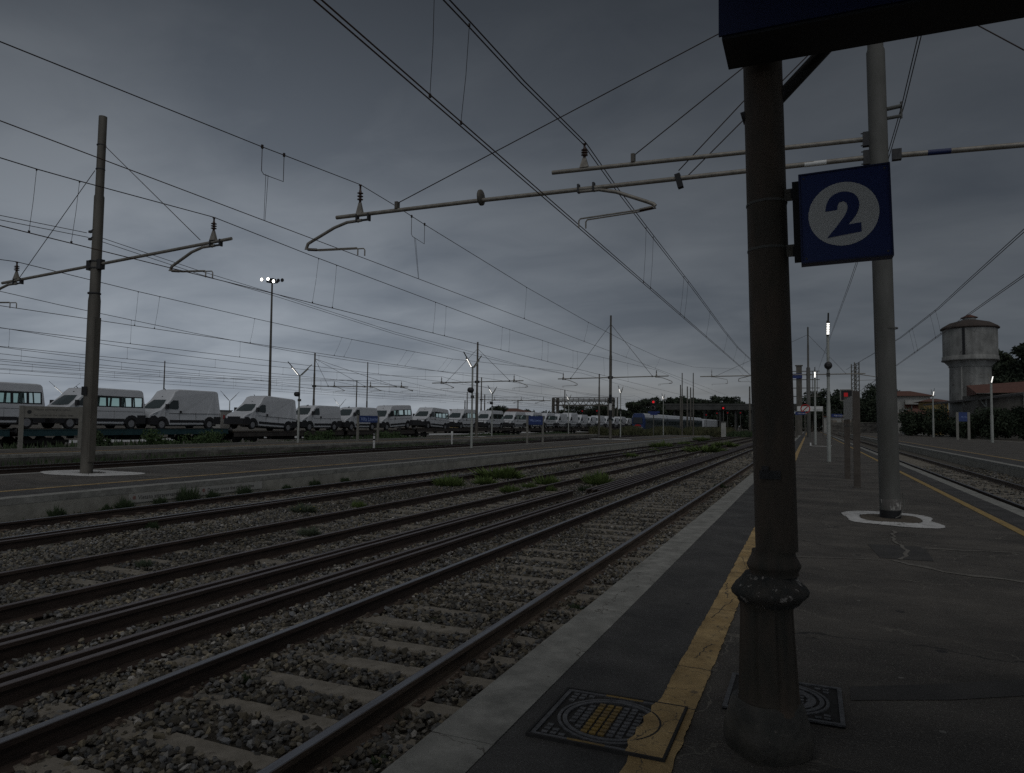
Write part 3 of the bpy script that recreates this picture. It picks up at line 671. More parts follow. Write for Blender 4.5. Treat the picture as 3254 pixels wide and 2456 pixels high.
# far trees, ahead
def trees(lst, conv, Y, gname, where, base=ZG, nleaf=2200, size=.38, seed=0, wd=None):
    for i, (x, y) in enumerate(lst):
        p = aty(conv(x, y), Y+((i*37) % 11)); h = p.z-base
        xs = [aty(conv(q[0], q[1]), Y).x for q in lst]; gap = abs(xs[min(i+1, len(xs)-1)]-xs[max(i-1,0)])/2+1.0
        tree(p.x, p.y, base, h*1.04, wd or max(gap*2.2, h*.7), seed+i, where(i), nleaf, size, group=gname)
ordn = ['first','second','third','fourth','fifth','sixth','seventh','eighth','ninth','tenth','eleventh','twelfth','thirteenth']
trees([(210,1070),(370,1000),(560,1060),(700,990),(830,1020),(960,1030)], z5, 230, 'trees behind the signal gantry', lambda i: f'dark distant tree seen through the signal gantry, {ordn[i]} from left', seed=300, size=.34)
trees([(1130,1060),(1230,970),(1330,950),(1420,930),(1500,910),(1580,890),(1640,960)], z5, 250, 'trees behind the blue train', lambda i: f'dark tree behind the blue train front, {ordn[i]} from left', seed=320, size=.42)
trees([(240,1000),(330,905),(420,890),(520,890),(630,900),(720,885),(800,880),(900,890),(1030,862),(1150,872),(1250,890),(1360,892),(1450,955)], z6, 300, 'tree line behind the overpass', lambda i: f'dark distant tree of the line behind the overpass, {ordn[i]} from left', seed=340, size=.5)
trees([(230,660),(290,640),(350,665),(420,650),(490,640),(560,700),(670,645),(740,625),(840,600),(900,610)], y1, 250, 'trees right of the iron column', lambda i: f'dark distant tree seen right of the green column, {ordn[i]} from left', seed=360, size=.42)
p = aty(z4(1040,925), 190); tree(p.x, 190, ZG, p.z-ZG, 7, 380, 'dark tree standing beside the distant red tiled roof', 1800, .32)

# ------------------------------------------------------------------ the canopy column, its number sign and the board above
cb = thing('canopy_column', 'dark green fluted iron column with collars, nearest the camera', 'column', (-.125, 3.5, 0), (0, R(-1.25), 0))
def flute(t, z):
    if not .24 < z < .63: return 1
    d = (t+.35) % (PI/4)-PI/8; e = PI/8-abs(d)                  # eight flat faces with a groove between them and a shallow flute in each
    return math.cos(PI/8)/math.cos(d)*1.03-.12*math.exp(-(e/.06)**2)-.03*math.exp(-(d/.12)**2)
zs = [.2,.22]+[.25+.065*k for k in range(6)]+[.62,.66]
MB().lathe([(r_, z_) for r_, z_ in [(.142,.14),(.142,.2)]]+[(.140-.02*(z_-.2)/.45, z_) for z_ in zs]+[(.128,.67)], 140, (-.052,0), rf=flute).build('fluted_pedestal', green_iron, cb)
def bell(t, z): return 1+.06*math.cos(4*t+.4)
MB().lathe([(.178,0),(.188,.05),(.182,.10),(.165,.16),(.150,.215),(.142,.23)], 32, (-.062,0), rf=bell).build('plinth', mat('plinth_paint', (.04,.038,.031), (.095,.083,.066), rough=.6, scale=7, bump=.3, spots=(26,.66,(.3,.25,.2))), cb)
def chip(t, z): return 1+.02*math.sin(13*t+2)+.015*math.sin(29*t)
MB().lathe([(.122,.655),(.138,.675),(.164,.70),(.168,.718),(.158,.738),(.130,.765),(.108,.795)], 64, (-.035,0), rf=chip).build('lower_collar', chip_white, cb)
MB().lathe([(.108,.79),(.106,.805),(.116,.822),(.119,.834),(.112,.85),(.100,.872),(.096,.885),(.095,.90)], 40, (-.015,0)).build('upper_collar', green_iron, cb)
MB().lathe([(.093,.90),(.0925,1.6),(.0895,2.6),(.088,3.6)], 40).build('shaft', green_iron, cb)
for zz_ in (2.30, 2.52):
    b = MB(); b.lathe([(.092,zz_-.006),(.0935,zz_),(.092,zz_+.006)], 32, cap=False); b.build('steel_band', galv, cb)
b = MB(); b.box(-.06,.03,-.098,-.088,1.23,1.27); b.box(-.05,-.02,-.104,-.09,1.27,1.29); b.build('bracket_stub', dark_steel, cb)
a0, a1 = aty(tr(515,640), 3.5), aty(tr(905,255), 3.5)
b = MB(); b.tube([Vector((-.12,0,a0.z-.02))+Vector((.02,0,0)), (a0.x+.125+.03,0,a0.z+.015), (a1.x+.125,0,a1.z), (a1.x+.125+.25,0,a1.z+.26)], .030, 10); b.build('brace', dark_steel, cb)
# number sign
q = [aty(p_, 3.42) for p_ in (y5(230,780), y5(970,705), y5(1030,1460), y5(260,1510))]
sx0, sx1 = (q[0].x+q[3].x)/2, (q[1].x+q[2].x)/2; sz1, sz0 = (q[0].z+q[1].z)/2, (q[2].z+q[3].z)/2
sn = thing('number_sign', 'square blue sign with number 2 in a pale circle, strapped to green column', 'sign', (sx0, 3.42, sz0), (0, R(-1.5), 0))
SW, SH = sx1-sx0, sz1-sz0
MB().box(0, SW, 0, .075, 0, SH).build('sign_box', blue_sign, sn)
b = MB(); b.box(-.028, .0, .02, .07, .022, SH-.022); b.box(-.034, -.028, .03, .06, .05, .09); b.box(-.034, -.028, .03, .06, SH-.09, SH-.05)
b.build('side_frame', black, sn)
for z_ in (.075, SH-.075):
    b = MB(); b.box(-.062, -.028, .035, .042, z_-.028, z_+.028); b.box(-.062, -.028, .055, .06, z_-.02, z_+.02); b.tube([(-.05,.03,z_+.012),(-.05,.07,z_+.012)], .005, 6); b.build('mounting_clamp', galv_d, sn)
yc = lambda x, y: ((x-640)/750*SW+SW*.5+.003, (1093-y)/740*SH+SH*.5+.002)
cc_ = yc(622, 1093)
b = MB(); b.lathe([(.385*SW, -.002), (.385*SW, .0)], 72, cc_, ax='y', smooth=False); b.build('pale_disc', sign_white, sn)
b = MB(); b.box(0,SW,-.006,0,0,.007); b.box(0,SW,-.006,0,SH-.007,SH); b.box(0,.007,-.006,0,.007,SH-.007); b.box(SW-.007,SW,-.006,0,.007,SH-.007); b.build('rim', blue_dark, sn)
for ux_, uz_ in ((.022,.022),(SW-.022,.022),(.022,SH-.022),(SW-.022,SH-.022)): b = MB(); b.lathe([(.0045,-.002),(.0045,.0)], 10, (ux_,uz_), ax='y'); b.build('screw', galv_d, sn)
two = [(478,1062),(481,1035),(488,1008),(500,980),(518,955),(540,937),(565,924),(595,916),(625,914),(655,917),(685,925),(710,938),(732,958),(746,982),(754,1010),(755,1038),(750,1064),(740,1090),(724,1116),(704,1142),(682,1165),(660,1185),(765,1178),(765,1253),(485,1278),(560,1198),(600,1152),(630,1116),(648,1088),(658,1062),(661,1040),(658,1020),(648,1004),(634,995),(618,993),(600,997),(587,1008),(579,1025),(575,1058)]
b = MB(); b.prism([yc(x-2, y) for x, y in two], -.004, -.001, 'y'); b.build('numeral', blue_sign, sn)

# blue board above, seen from below
bd = thing('hanging_board', 'long dark blue board under the canopy, above the number 2 sign', 'sign board', (-.335, 3.05, 3.13))
MB().box(0, 3.1, .012, .29, .0, .50).build('board_body', mat('board_underside', (.022,.023,.027), rough=.7), bd)
MB().box(-.012, 3.11, 0, .012, .012, .50).build('blue_panel', blue_dark, bd)
text('lettering', 'Villa Literno', .16, sign_white, bd, frame((.36, -.002, .185), (1,0,0), (0,0,1)), .001)
cn = thing('unseen_canopy', 'flat unseen canopy over the camera, sized for shade, carried by the green column', 'canopy', (0,0,3.62))  # canopy inferred from the column; out of view, sized to shade the foreground
MB().box(-.60, 5.4, -26, 3.30, .02, .16).build('roof_slab', zinc, cn)
b = MB()
for k in range(9): b.box(-.5, 5.3, -24.5+3.3*k-.05, -24.5+3.3*k+.05, -.12, .02)
b.build('cross_beam', dark_steel, cn)

# ------------------------------------------------------------------ manhole covers
mh = thing('manhole_cover', 'square iron manhole with round grid lid crossed by yellow paint', 'manhole', (-.915, 3.46, 0))
def ringb(b, ro, ri, z0, z1_, n=48):
    vs = []
    for r_, z_ in ((ro,z0),(ro,z1_),(ri,z1_),(ri,z0)):
        vs += [(r_*math.cos(2*PI*j/n), r_*math.sin(2*PI*j/n), z_) for j in range(n)]
    b.add(vs, [(k*n+j, k*n+(j+1) % n, (k+1)*n+(j+1) % n, (k+1)*n+j) for k in range(3) for j in range(n)])
def manhole(root, hx, hy, rad, yel):
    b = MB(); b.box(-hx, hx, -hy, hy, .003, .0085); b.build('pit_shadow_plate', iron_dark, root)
    b = MB()
    for a, c, d, e_ in ((-hx,hx,-hy,-hy+.022),(-hx,hx,hy-.022,hy),(-hx,-hx+.022,-hy+.022,hy-.022),(hx-.022,hx,-hy+.022,hy-.022)): b.box(a, c, d, e_, .004, .018)
    b.build('frame', iron, root)
    b = MB(); ringb(b, rad, rad-.022, .008, .019); ringb(b, rad+.026, rad+.010, .008, .017); b.build('lid_ring', iron, root)
    I, Yl = MB(), MB(); s_ = .042; k = int(hx/s_)+1
    for i in range(-k, k+1):
        for j in range(-k, k+1):
            x, y = i*s_, j*s_*1.0; r_ = math.hypot(x, y); w2 = s_*.36
            if r_ < rad-.045: pass
            elif r_ > rad+.05 and abs(x) < hx-.045 and abs(y) < hy-.045: pass
            else: continue
            tgt = Yl if (yel and (-.11 < x < .03) ) else I
            tgt.box(x-w2, x+w2, y-w2*.8, y+w2*.8, .008, .0165)
    I.build('grid_pattern', iron, root)
    if yel: Yl.build('painted_studs', yellow_old, root)
manhole(mh, .31, .30, .235, True)
b = MB(); b.prism([(.145,-.31),(.312,-.31),(.312,.31),(.165,.31),(.150,.25),(.165,.17),(.140,.10),(.158,.03),(.138,-.04),(.150,-.12),(.130,-.19),(.148,-.25)], .0195, .0205, 'z'); b.build('yellow_paint_band', yellow, mh)
b = MB(); vs = []
for k in range(25):
    a_ = R(-46+92*k/24); vs += [(.236*math.cos(a_), .236*math.sin(a_), .0211), (.246*math.cos(a_), .246*math.sin(a_), .0211)]
b.add(vs, [(2*k, 2*k+1, 2*k+3, 2*k+2) for k in range(24)]); b.build('lid_groove', iron_dark, mh)
b = MB()
for a_, c_, d_, e_ in ((-.325,.325,-.315,-.303),(-.325,.325,.303,.315),(-.325,-.313,-.303,.303),(.313,.325,-.303,.303)): b.box(a_, c_, d_, e_, .003, .0212)
b.build('dark_seam', iron_dark, mh)
b = MB(); b.box(-.13,.05,-.302,-.280,.0182,.0192); b.box(-.10,.1,.280,.300,.0182,.0192); b.build('faded_paint', yellow_old, mh)
mh2 = thing('manhole_cover', 'square iron manhole with ribbed round lid partly behind the green column', 'manhole', (-.14, 4.14, 0))
manhole(mh2, .29, .27, .20, False)
b = MB(); ringb(b, .16, .12, .008, .0175); b.build('lid_rib', iron, mh2)

# ------------------------------------------------------------------ overhead line: masts, arms, wires
def insulator(root, x, z0, z1_):
    b = MB(); h = z1_-z0
    b.add([(x-.09,-.05,z0),(x+.09,-.05,z0),(x+.09,.05,z0),(x-.09,.05,z0),(x-.03,-.02,z0+h*.42),(x+.03,-.02,z0+h*.42),(x+.03,.02,z0+h*.42),(x-.03,.02,z0+h*.42)], [(0,1,5,4),(1,2,6,5),(2,3,7,6),(3,0,4,7),(4,5,6,7)])
    o = b.build('insulator_stand', steel_pipe, root)
    b = MB(); pr = [(.028, z0+h*.40)]
    for k in range(3): zc = z0+h*(.52+.1*k); pr += [(.03,zc-.02),(.068,zc-.008),(.068,zc+.006),(.03,zc+.018)]
    pr += [(.03, z0+h*.80), (.022, z0+h*.82), (.022, z1_-.03), (.045, z1_-.02), (.03, z1_)]
    b.lathe(pr, 12, (x, 0)); b.build('insulator', ceramic, o)
def steady(root, x, zp, d, zc, xc, r=.03, reach=1.5, plain=False):
    """curved steady arm: from the pipe out to one side, then a light rod back to the contact wire"""
    xe = x+d*reach; ze = zc+.28
    pts = [(x-d*.05,0,zp-.09),(x+d*.35,0,zp-.10),(x+d*.7,0,zp-.19),(x+d*reach*.88,0,zp-.44),(x+d*reach*.97,0,zp-.50),(xe,0,ze)]
    o = MB().tube(pts, r, 8).build('steady_arm', steel_pipe, root)
    b = MB()
    for k in (-.05, .06):
        b.tube([(xe,k,ze-.02),(xe-d*.35,k,ze-.06),(xc+d*.03+k,k,zc+.17),(xc+k,k,zc+.13),(xc+k,k,zc)], r*.42, 6)
    b.build('registration_rod', steel_pipe, o)
    b = MB(); 
    for k in range(3): b.lathe([(.02,0),(.05,.012),(.02,.024)], 10, (0,0))
    bb = MB(); bb.tube([(xe-d*.05,0,ze-.02),(xe-d*.3,0,ze-.05)], .035, 8); bb.build('rod_insulator', ceramic, o)
    b = MB(); b.box(x-.09,x-.05,-.05,.05,zp-.12,zp+.05); b.box(x+.22,x+.26,-.05,.05,zp-.12,zp+.05); b.box(x-.05,x+.22,-.02,.02,zp-.11,zp-.07); b.build('clamp', dark_steel, o)
def mast(base, ztop, label, r0=.17, r1=.12, zs=4.4, mat_=galv_d, lean=0., zb=None, bands=None, group='overhead line masts', arm=None, name='overhead_line_mast', r2=None):
    t = thing(name, label, 'mast', base, group=group)
    H = ztop-base[2]; zs = zs-base[2]
    prof = [(r0,0),(r0*.99,zs-.12),(r1*1.04,zs+.05),(r1,zs+(H-zs)*.55),(r1*.86,zs+(H-zs)*.56),(r1*.82,H)]
    o = MB().lathe(prof, 18).build('pole', mat_, t)
    o.rotation_euler = (0, lean, 0)
    if arm:
        xl, xr, za, ins = arm['xl']-base[0], arm['xr']-base[0], arm['z']-base[2], arm['ins']
        sl = arm.get('slope', 0.); zz_ = lambda x: za+sl*x
        MB().tube([(xl,0,zz_(xl)),(xr,0,zz_(xr))], arm.get('r', .06), 12).build('cross_arm', steel_pipe, t)
        b = MB()
        for z_ in (za-.09, za+.09): b.lathe([(r1*1.25,z_-.02),(r1*1.32,z_),(r1*1.25,z_+.02)], 16)
        b.box(-r1*2.2, -r1*.9, -.07, .07, za-.13, za+.13); b.box(r1*.9, r1*2.2, -.07, .07, za-.13, za+.13)
        b.build('arm_clamp', dark_steel, t)
        for (xi, zt, d, xc, zc) in ins:
            xi -= base[0]; insulator(t, xi, zz_(xi)+.04, zt-base[2])
            if d: steady(t, xi, zz_(xi), d, zc-base[2], xc-base[0], arm.get('sr', .03), arm.get('reach', 1.5))
        for (xs_, zs_) in arm.get('stays', []):
            b = MB(); b.tube([(0,0,H*.93),(xs_-base[0],0,zz_(xs_-base[0])+.06)], .011 if base[1] < 30 else .02, 5); b.build('stay_wire', wire_m, t)
            b = MB(); x_ = xs_-base[0]; b.box(x_-.04,x_+.04,-.06,.06,zz_(x_)-.07,zz_(x_)+.10); b.build('stay_clamp', dark_steel, t)
    return t

# near mast on the near platform
YN = 13.1
def an(p): return aty(p, YN)
mb_ = (1.205, YN, 0)
zarm = an(O(1895,338)).z
L1 = an(O(727,470)); Rr = an(O(2212,313))
slope_ = (an(c6(1985,262)).z-L1.z)/(an(c6(1985,262)).x-L1.x)
insA = an(c6(388,295)); insB = an(c6(1513,88)); upL = an(O(1193,373)); upM = an(O(1880,300))
nm_ = mast(mb_, 10.5, 'tall grey overhead line mast on the near platform, behind number 2 sign', .155, .143, 4.6, galv, lean=R(-.9), group='overhead line masts')
for ch in list(bpy.data.objects):
    if ch.parent == nm_: ch.name = 'pole'
Z0 = L1.z
def zlow(x): return Z0+(zarm-Z0)*(x-L1.x)/(1.1-L1.x)
MB().tube([(L1.x-1.205,0,Z0),(-6.6-1.205,0,zlow(-6.6)+.02),(-.13,0,zarm)], .044, 14).build('cross_arm', steel_pipe, nm_)
zr_ = Rr.z
MB().tube([(.13,0,zarm-.02),(Rr.x-1.205+2.5,0,zr_+(zr_-zarm)*1.0)], .044, 14).build('cross_arm', steel_pipe, nm_)
MB().tube([(upL.x-1.205,0,upL.z),(-.14,0,upM.z)], .042, 14).build('upper_arm', steel_pipe, nm_)
b = MB(); b.tube([(-1.25,0,zlow(-.045)+.0),(-.9,0,zlow(.305))], .0455, 14); b.build('white_tape', sign_white, nm_)
b = MB(); b.tube([(.62,0,zarm-.02+(zr_+(zr_-zarm)-zarm+.02)*(.49/(Rr.x-1.205+2.37))),(.95,0,zarm-.02+(zr_+(zr_-zarm)-zarm+.02)*(.82/(Rr.x-1.205+2.37)))], .0455, 14); b.build('blue_tape', blue_dark, nm_)
def clampring(x, z, r_=.13):
    b = MB()
    for dz in (-.09, .09): b.lathe([(r_-.005,z+dz-.014),(r_+.008,z+dz),(r_-.005,z+dz+.014)], 20, (x,0), cap=False)
    b.box(x-r_-.10, x-r_+.01, -.05, .05, z-.12, z+.12)
    for k in (-.1,-.03,.04,.11): b.tube([(x-r_-.13,0,z+k),(x-r_+.03,0,z+k)], .01, 6)
    return b
b = clampring(-.10, zarm); b.box(.10,.24,-.05,.05,zarm-.1,zarm+.08); b.build('arm_clamp', dark_steel, nm_)
clampring(-.105, upM.z).build('arm_clamp', dark_steel, nm_)
zrg = an(tr(1100,660)).z; xe_ = an(tr(1232,640)).x-1.205
b = MB()
for dz in (-.1,.05): b.lathe([(.124,zrg+dz-.012),(.131,zrg+dz),(.124,zrg+dz+.012)], 20, (-.112,0), cap=False)
b.tube([(.04,0,zrg+.03),(xe_,0,zrg+.05)], .035, 8); b.tube([(.04,0,zrg-.13),(xe_,0,zrg-.12)], .03, 8); b.tube([(xe_,0,zrg-.16),(xe_,0,zrg+.12)], .02, 6)
b.build('feeder_bracket', galv, nm_)
insulator(nm_, insA.x-1.205, an(c6(385,450)).z, insA.z); insulator(nm_, insB.x-1.205, an(c6(1515,210)).z, insB.z)
CA = an(c6(390,650)); CB = an(c6(1500,512))
steady(nm_, an(c6(385,465)).x-1.205, an(c6(385,455)).z, -1, CA.z, CA.x-1.205, .036, 1.48)
steady(nm_, an(c6(1500,310)).x-1.205, an(c6(1500,305)).z, 1, CB.z, CB.x-1.205, .036, 1.45)
dd = an(c6(993,360)); b = MB(); b.lathe([(.06,-.035),(.165,-.02),(.165,.02),(.06,.035)], 26, (0, dd.z), ax='x')
o = b.build('arm_disc_insulator', galv_d, nm_); o.location = (dd.x-1.205, 0, 0)
for p_, nmx in ((c6(572,402),0),(c6(1757,165),0)):
    k = an(p_); MB().box(k.x-1.205-.035,k.x-1.205+.035,-.055,.055,k.z-.07,k.z+.09).build('stay_clamp', galv_d, nm_)
k = an(c6(1985,268)); MB().box(-.05,.05,-.06,.06,-.17,.10, Matrix.Translation((k.x-1.205,0,k.z)) @ Matrix.Rotation(R(-14),4,'Y')).build('junction_box', black, nm_)
def stay(p0, p1, xe=1.1):
    a, c = an(p0), an(p1); s_ = (c.z-a.z)/(c.x-a.x); ze = a.z+s_*(xe-a.x)
    b = MB(); b.tube([(a.x-1.205,0,a.z),(xe-1.205,0,ze)], .011, 5); b.build('stay_wire', wire_m, nm_)
stay(c6(580,385), c6(1310,0)); stay(c6(1765,145), tr(0,640)); stay(c6(1985,225), tr(0,920)); stay(c6(2010,272), tr(0,1010))
a, c = an(tr(1710,165)), an(tr(1956,297)); s_ = (c.z-a.z)/(c.x-a.x)
b = MB(); b.tube([(0,0,a.z+s_*(1.2-a.x)),(4.3,0,a.z+s_*(5.5-a.x))], .011, 5); b.build('stay_wire', wire_m, nm_)
b = MB(); b.box(-.175,-.140,-.09,.09,2.3,4.55); b.build('cable_duct', galv_d, nm_)
b = MB(); b.lathe([(.155,.14),(.159,.3),(.155,.31)], 20, cap=False); b.build('worn_collar', mat('worn_white', (.12,.11,.1), (.42,.4,.37), scale=5, rough=.8, lo=.45, hi=.55), nm_)
b = MB(); b.lathe([(.158,.0),(.158,.13)], 20); b.build('dark_foot', black, nm_)
b = MB(); b.tube([(.18,-.02,.42),(.2,-.05,.2),(.12,-.15,.05),(.05,-.2,.02)], .009, 6); b.build('earth_cable', galv, nm_)
b = MB(); b.lathe([(.152,3.1),(.154,3.11),(.152,3.12)], 20, cap=False); b.build('steel_band', galv, nm_)

# left mast on the second platform
YL = 12.82
def al(p): return aty(p, YL)
bx = -17.58
aR, aL, aM = al(O(500,517)), al(O(5,613)), al(O(200,573))
lm = mast((bx, YL, 0), al(O(223,252)).z, 'grey overhead line mast on a white painted patch, left edge of photo', .152, .125, 4.7, galv_d, lean=R(.25),
    arm=dict(xl=aL.x, xr=aR.x, z=aM.z, slope=(aR.z-aL.z)/(aR.x-aL.x), r=.04, ins=[(al(c5(1415,985)).x, al(c5(1420,815)).z, -1, al(c5(1385,1215)).x, al(c5(1385,1215)).z), (al(c5(107,1240)).x, al(c5(110,1110)).z, -1, al(y3(180,440)).x, al(y3(180,440)).z)],
    stays=[], reach=1.4, sr=.036))
for pa, pb in ((c5(690,335), c5(1328,965)), (c5(630,505), c5(130,1215))):
    a, c = al(pa), al(pb); b = MB(); b.tube([(a.x-bx,0,a.z),(c.x-bx,0,c.z)], .010, 5); b.build('stay_wire', wire_m, lm)
    b = MB(); b.lathe([(.11,a.z-.02),(.12,a.z),(.11,a.z+.02)], 16, (.03,0)); b.build('steel_band', dark_steel, lm)
zf = al(c5(600,935)).z
b = MB()
for dz in (-.1,.1): b.lathe([(.125,zf+dz-.015),(.135,zf+dz),(.125,zf+dz+.015)], 16, cap=False); b.box(-.30,-.12,-.03,.03,zf+dz-.03,zf+dz+.03)
b.build('feeder_bracket', dark_steel, lm)
b = MB(); b.box(.13,.19,-.09,.09,.3,al(c5(650,1480)).z); b.build('cable_duct', galv_d, lm)
MB().box(-.10,.10,-.17,-.155,2.05,2.28).build('number_plate', black, lm)
zz_ = al(c5(600,1318)).z
b = MB(); b.lathe([(.13,zz_-.05),(.16,zz_-.04),(.16,zz_+.0),(.13,zz_+.01)], 20); b.build('spiked_collar', dark_steel, lm)

# further masts with arms
g = aty(z5(900,570), 67); A0, A1 = aty(z5(110,602), 67), aty(z6(355,558), 67)
m4 = mast((-17.9, 67, 0), aty(z5(900,-370), 67).z, 'tall mast with black and white band on the second platform, beyond the lamp posts', .14, .11, 8.2, galv_d,
    arm=dict(xl=A0.x, xr=A1.x, z=g.z, slope=(A1.z-A0.z)/(A1.x-A0.x), r=.05, ins=[(aty(z5(190,590),67).x, aty(z5(190,498),67).z, 1, aty(z5(185,725),67).x, aty(z5(185,725),67).z), (aty(z5(1603,560),67).x, aty(z5(1603,455),67).z, 1, aty(z6(215,697),67).x, aty(z6(215,697),67).z)],
    stays=[(aty(z5(305,590),67).x, 0), (aty(z5(1538,555),67).x, 0)]))
b = MB()
za, zb_ = aty(z5(900,830),67).z, aty(z5(900,1210),67).z; zc1, zc2 = aty(z5(900,965),67).z, aty(z5(900,1065),67).z
b.lathe([(.15,zb_),(.15,zc2)], 18); b.lathe([(.15,zc1),(.15,za)], 18); b.build('black_band', black, m4)
b = MB(); b.lathe([(.152,zc2),(.152,zc1)], 18); b.build('white_band', white_paint, m4)
g = aty(z4(727,590), 66); A0, A1 = aty(z4(105,605), 66), aty(z4(1385,570), 66)
mast((-31.88, 66, 0), aty(z4(742,30), 66).z, 'mast on the farther platform beside a tall double lamp, arm both sides', .15, .11, 4.6, galv_d,
    arm=dict(xl=A0.x, xr=A1.x, z=g.z, slope=(A1.z-A0.z)/(A1.x-A0.x), r=.05, ins=[(aty(z4(235,600),66).x, aty(z4(235,520),66).z, 1, aty(z4(225,710),66).x, 4.82), (aty(z4(1255,575),66).x, aty(z4(1255,490),66).z, 1, aty(z4(1245,703),66).x, 4.85)],
    stays=[(aty(z4(300,595),66).x, 0), (aty(z4(1190,570),66).x, 0)]))
Y5 = 67.9
A0, A1 = aty(z3(410,338), Y5), aty(z3(1755,350), Y5)
mast((-54.32, Y5, ZG), 9.5, 'mast rising behind the white vans, carrying a long arm over three wires', .14, .11, 4.0, galv_d,
    arm=dict(xl=A0.x, xr=A1.x, z=aty(z3(435,340),Y5).z, slope=(A1.z-A0.z)/(A1.x-A0.x), r=.05, ins=[(aty(z3(q_,340),Y5).x, aty(z3(q_,272),Y5).z, 1, aty(z3(q_,440),Y5).x, 4.68) for q_ in (718,1227,1662)],
    stays=[(aty(z3(q_,335),Y5).x, 0) for q_ in (632,1147,1588)]))
Y9 = 113.1
A0, A1 = aty(z4(785,840), Y9), aty(z4(1770,855), Y9)
mast((-53.77, Y9, ZG), 9.5, 'thin mast right of the two big ones, long arm over three wires', .16, .12, 4.0, galv_d,
    arm=dict(xl=A0.x, xr=A1.x, z=aty(z4(797,840),Y9).z, slope=(A1.z-A0.z)/(A1.x-A0.x), r=.065, ins=[(aty(z4(q_,845),Y9).x, aty(z4(q_,795),Y9).z, -1, aty(z4(q_,905),Y9).x, 4.7) for q_ in (982,1355,1668)]))
YM = 104.5
A0, A1 = aty(z6(835,555), YM), aty(y1(720,480), YM)
mr = mast((-.12, YM, 0), aty(y1(188,55), YM).z, 'distant mast on the near platform, seen just right of the green column', .26, .13, 9.6, galv,
    arm=dict(xl=A0.x, xr=A1.x, z=aty(y1(205,490), YM).z, slope=(A1.z-A0.z)/(A1.x-A0.x), r=.07, ins=[(aty(z6(1010,550),YM).x, aty(z6(1010,448),YM).z, 1, aty(z6(1018,690),YM).x, aty(z6(1018,690),YM).z)],
    stays=[(aty(y1(540,475),YM).x, 0), (aty(z6(1075,535),YM).x, 0)], reach=2.2))
st = aty(y1(640,480), YM); en = aty(y1(640,555), YM)
steady(mr, st.x+.12, st.z, 1, en.z, en.x+.12, .05, 2.4)
steady(mr, aty(z6(1640,570),YM).x+.12, st.z, -1, aty(z6(1655,655),YM).z, aty(z6(1655,655),YM).x+1.5, .05, 2.0)
plain = [(c2(880,240),'slim mast behind the white vans, right of the long three-wire arm mast',.20),(c2(797,380),'short mast behind the vans left of the slim one',.24),(c1(1250,230),'dark mast behind the high-roof van, left part of photo',.26),
 (z4(843,765),'far thin mast right of the thin three-wire mast',.26),(z4(597,730),'far thin mast left of the tall lamp, above the minibuses',.24),(z4(565,850),'short far mast beside the far thin one above the minibuses',.28),
 (z5(215,755),'far mast standing before the signal gantry',.24),(z5(1012,870),'far post just right of the signal gantry',.26),(z6(562,500),'mast in front of the tree line, left of a matching one',.16),
 (z6(537,680),'shorter mast touching the mast before the tree line',.24),(z6(640,705),'first of two equal short masts between two taller ones',.24),(z6(690,720),'second of two equal short masts between two taller ones',.24),
 (z6(730,500),'mast in front of the tree line, right of a matching one',.16),(z6(1585,705),'mast beside the left edge of the green column',.3),(z4(1310,840),'short post under the far three-wire arm',.26)]
for p_, lb, r_ in plain:
    q_ = atz(p_, 9.5); mast((q_.x, q_.y, ZG), 9.5, lb, r_*.45*q_.y/110+.04, r_*.34*q_.y/110+.03, 4.2, galv_d)
q_ = aty(z5(735,515), 97.5); mast((-27.7, 97.5, 0), q_.z, 'mast at the end of the farther platform, left of the banded mast', .14, .11, 4.5, galv_d)

# wires --------------------------------------------------------------
def wire_poly(pts, r, n=5):
    b = MB(); b.tube(pts, r, n); return b
def catenary(label, x, contact, mess, drops, r=.009, double=False, xm=None, y0=-22, y1_=260, mr_=None):
    t = thing('overhead_line', label, 'overhead line', (x, 0, 0), group='overhead contact lines')
    xm = x if xm is None else xm
    offs = (-.035, .035) if double else (0,)
    b = MB(); [b.tube([(o_, y0, contact), (o_, 60, contact), (o_, y1_, contact)], r, 5) for o_ in offs]; b.build('contact_wire', copper, t)
    b = MB(); [b.tube([(xm-x+o_, yy, z_) for yy, z_ in mess], r*1.05, 5) for o_ in offs]; b.build('messenger_wire', wire_m, t)
    for dd_ in drops:
        yy, zt = dd_[:2]; yb = dd_[2] if len(dd_) > 2 else yy
        b = MB(); b.tube([(xm-x, yy, zt), ((xm-x)*.5+.012, (yy+yb)/2, (zt+contact)/2), (0, yb, contact+.05)], r*.42, 5); b.box(-.012,.012,yb-.015,yb+.015,contact-.005,contact+.045); b.box(xm-x-.009,xm-x+.009,yy-.012,yy+.012,zt-.03,zt+.008); b.build('dropper', wire_m, t)
    return t
def msgpts(pxs, x, y0=None, y1_=None, zend=None):
    pts = sorted([(q.y, q.z) for q in (atx(p_, x) for p_ in pxs)])
    if y0 is not None:
        (ya, za), (yb, zb_) = pts[0], pts[1]; s_ = (zb_-za)/(yb-ya); pts.insert(0, (y0, za+s_*(y0-ya)*.5))
    if y1_ is not None: pts.append((y1_, zend if zend is not None else pts[-1][1]))
    return pts
def interp(pts, y):
    for (ya, za), (yb, zb_) in zip(pts, pts[1:]):
        if ya <= y <= yb: return za+(zb_-za)*(y-ya)/(yb-ya)
    return pts[-1][1]
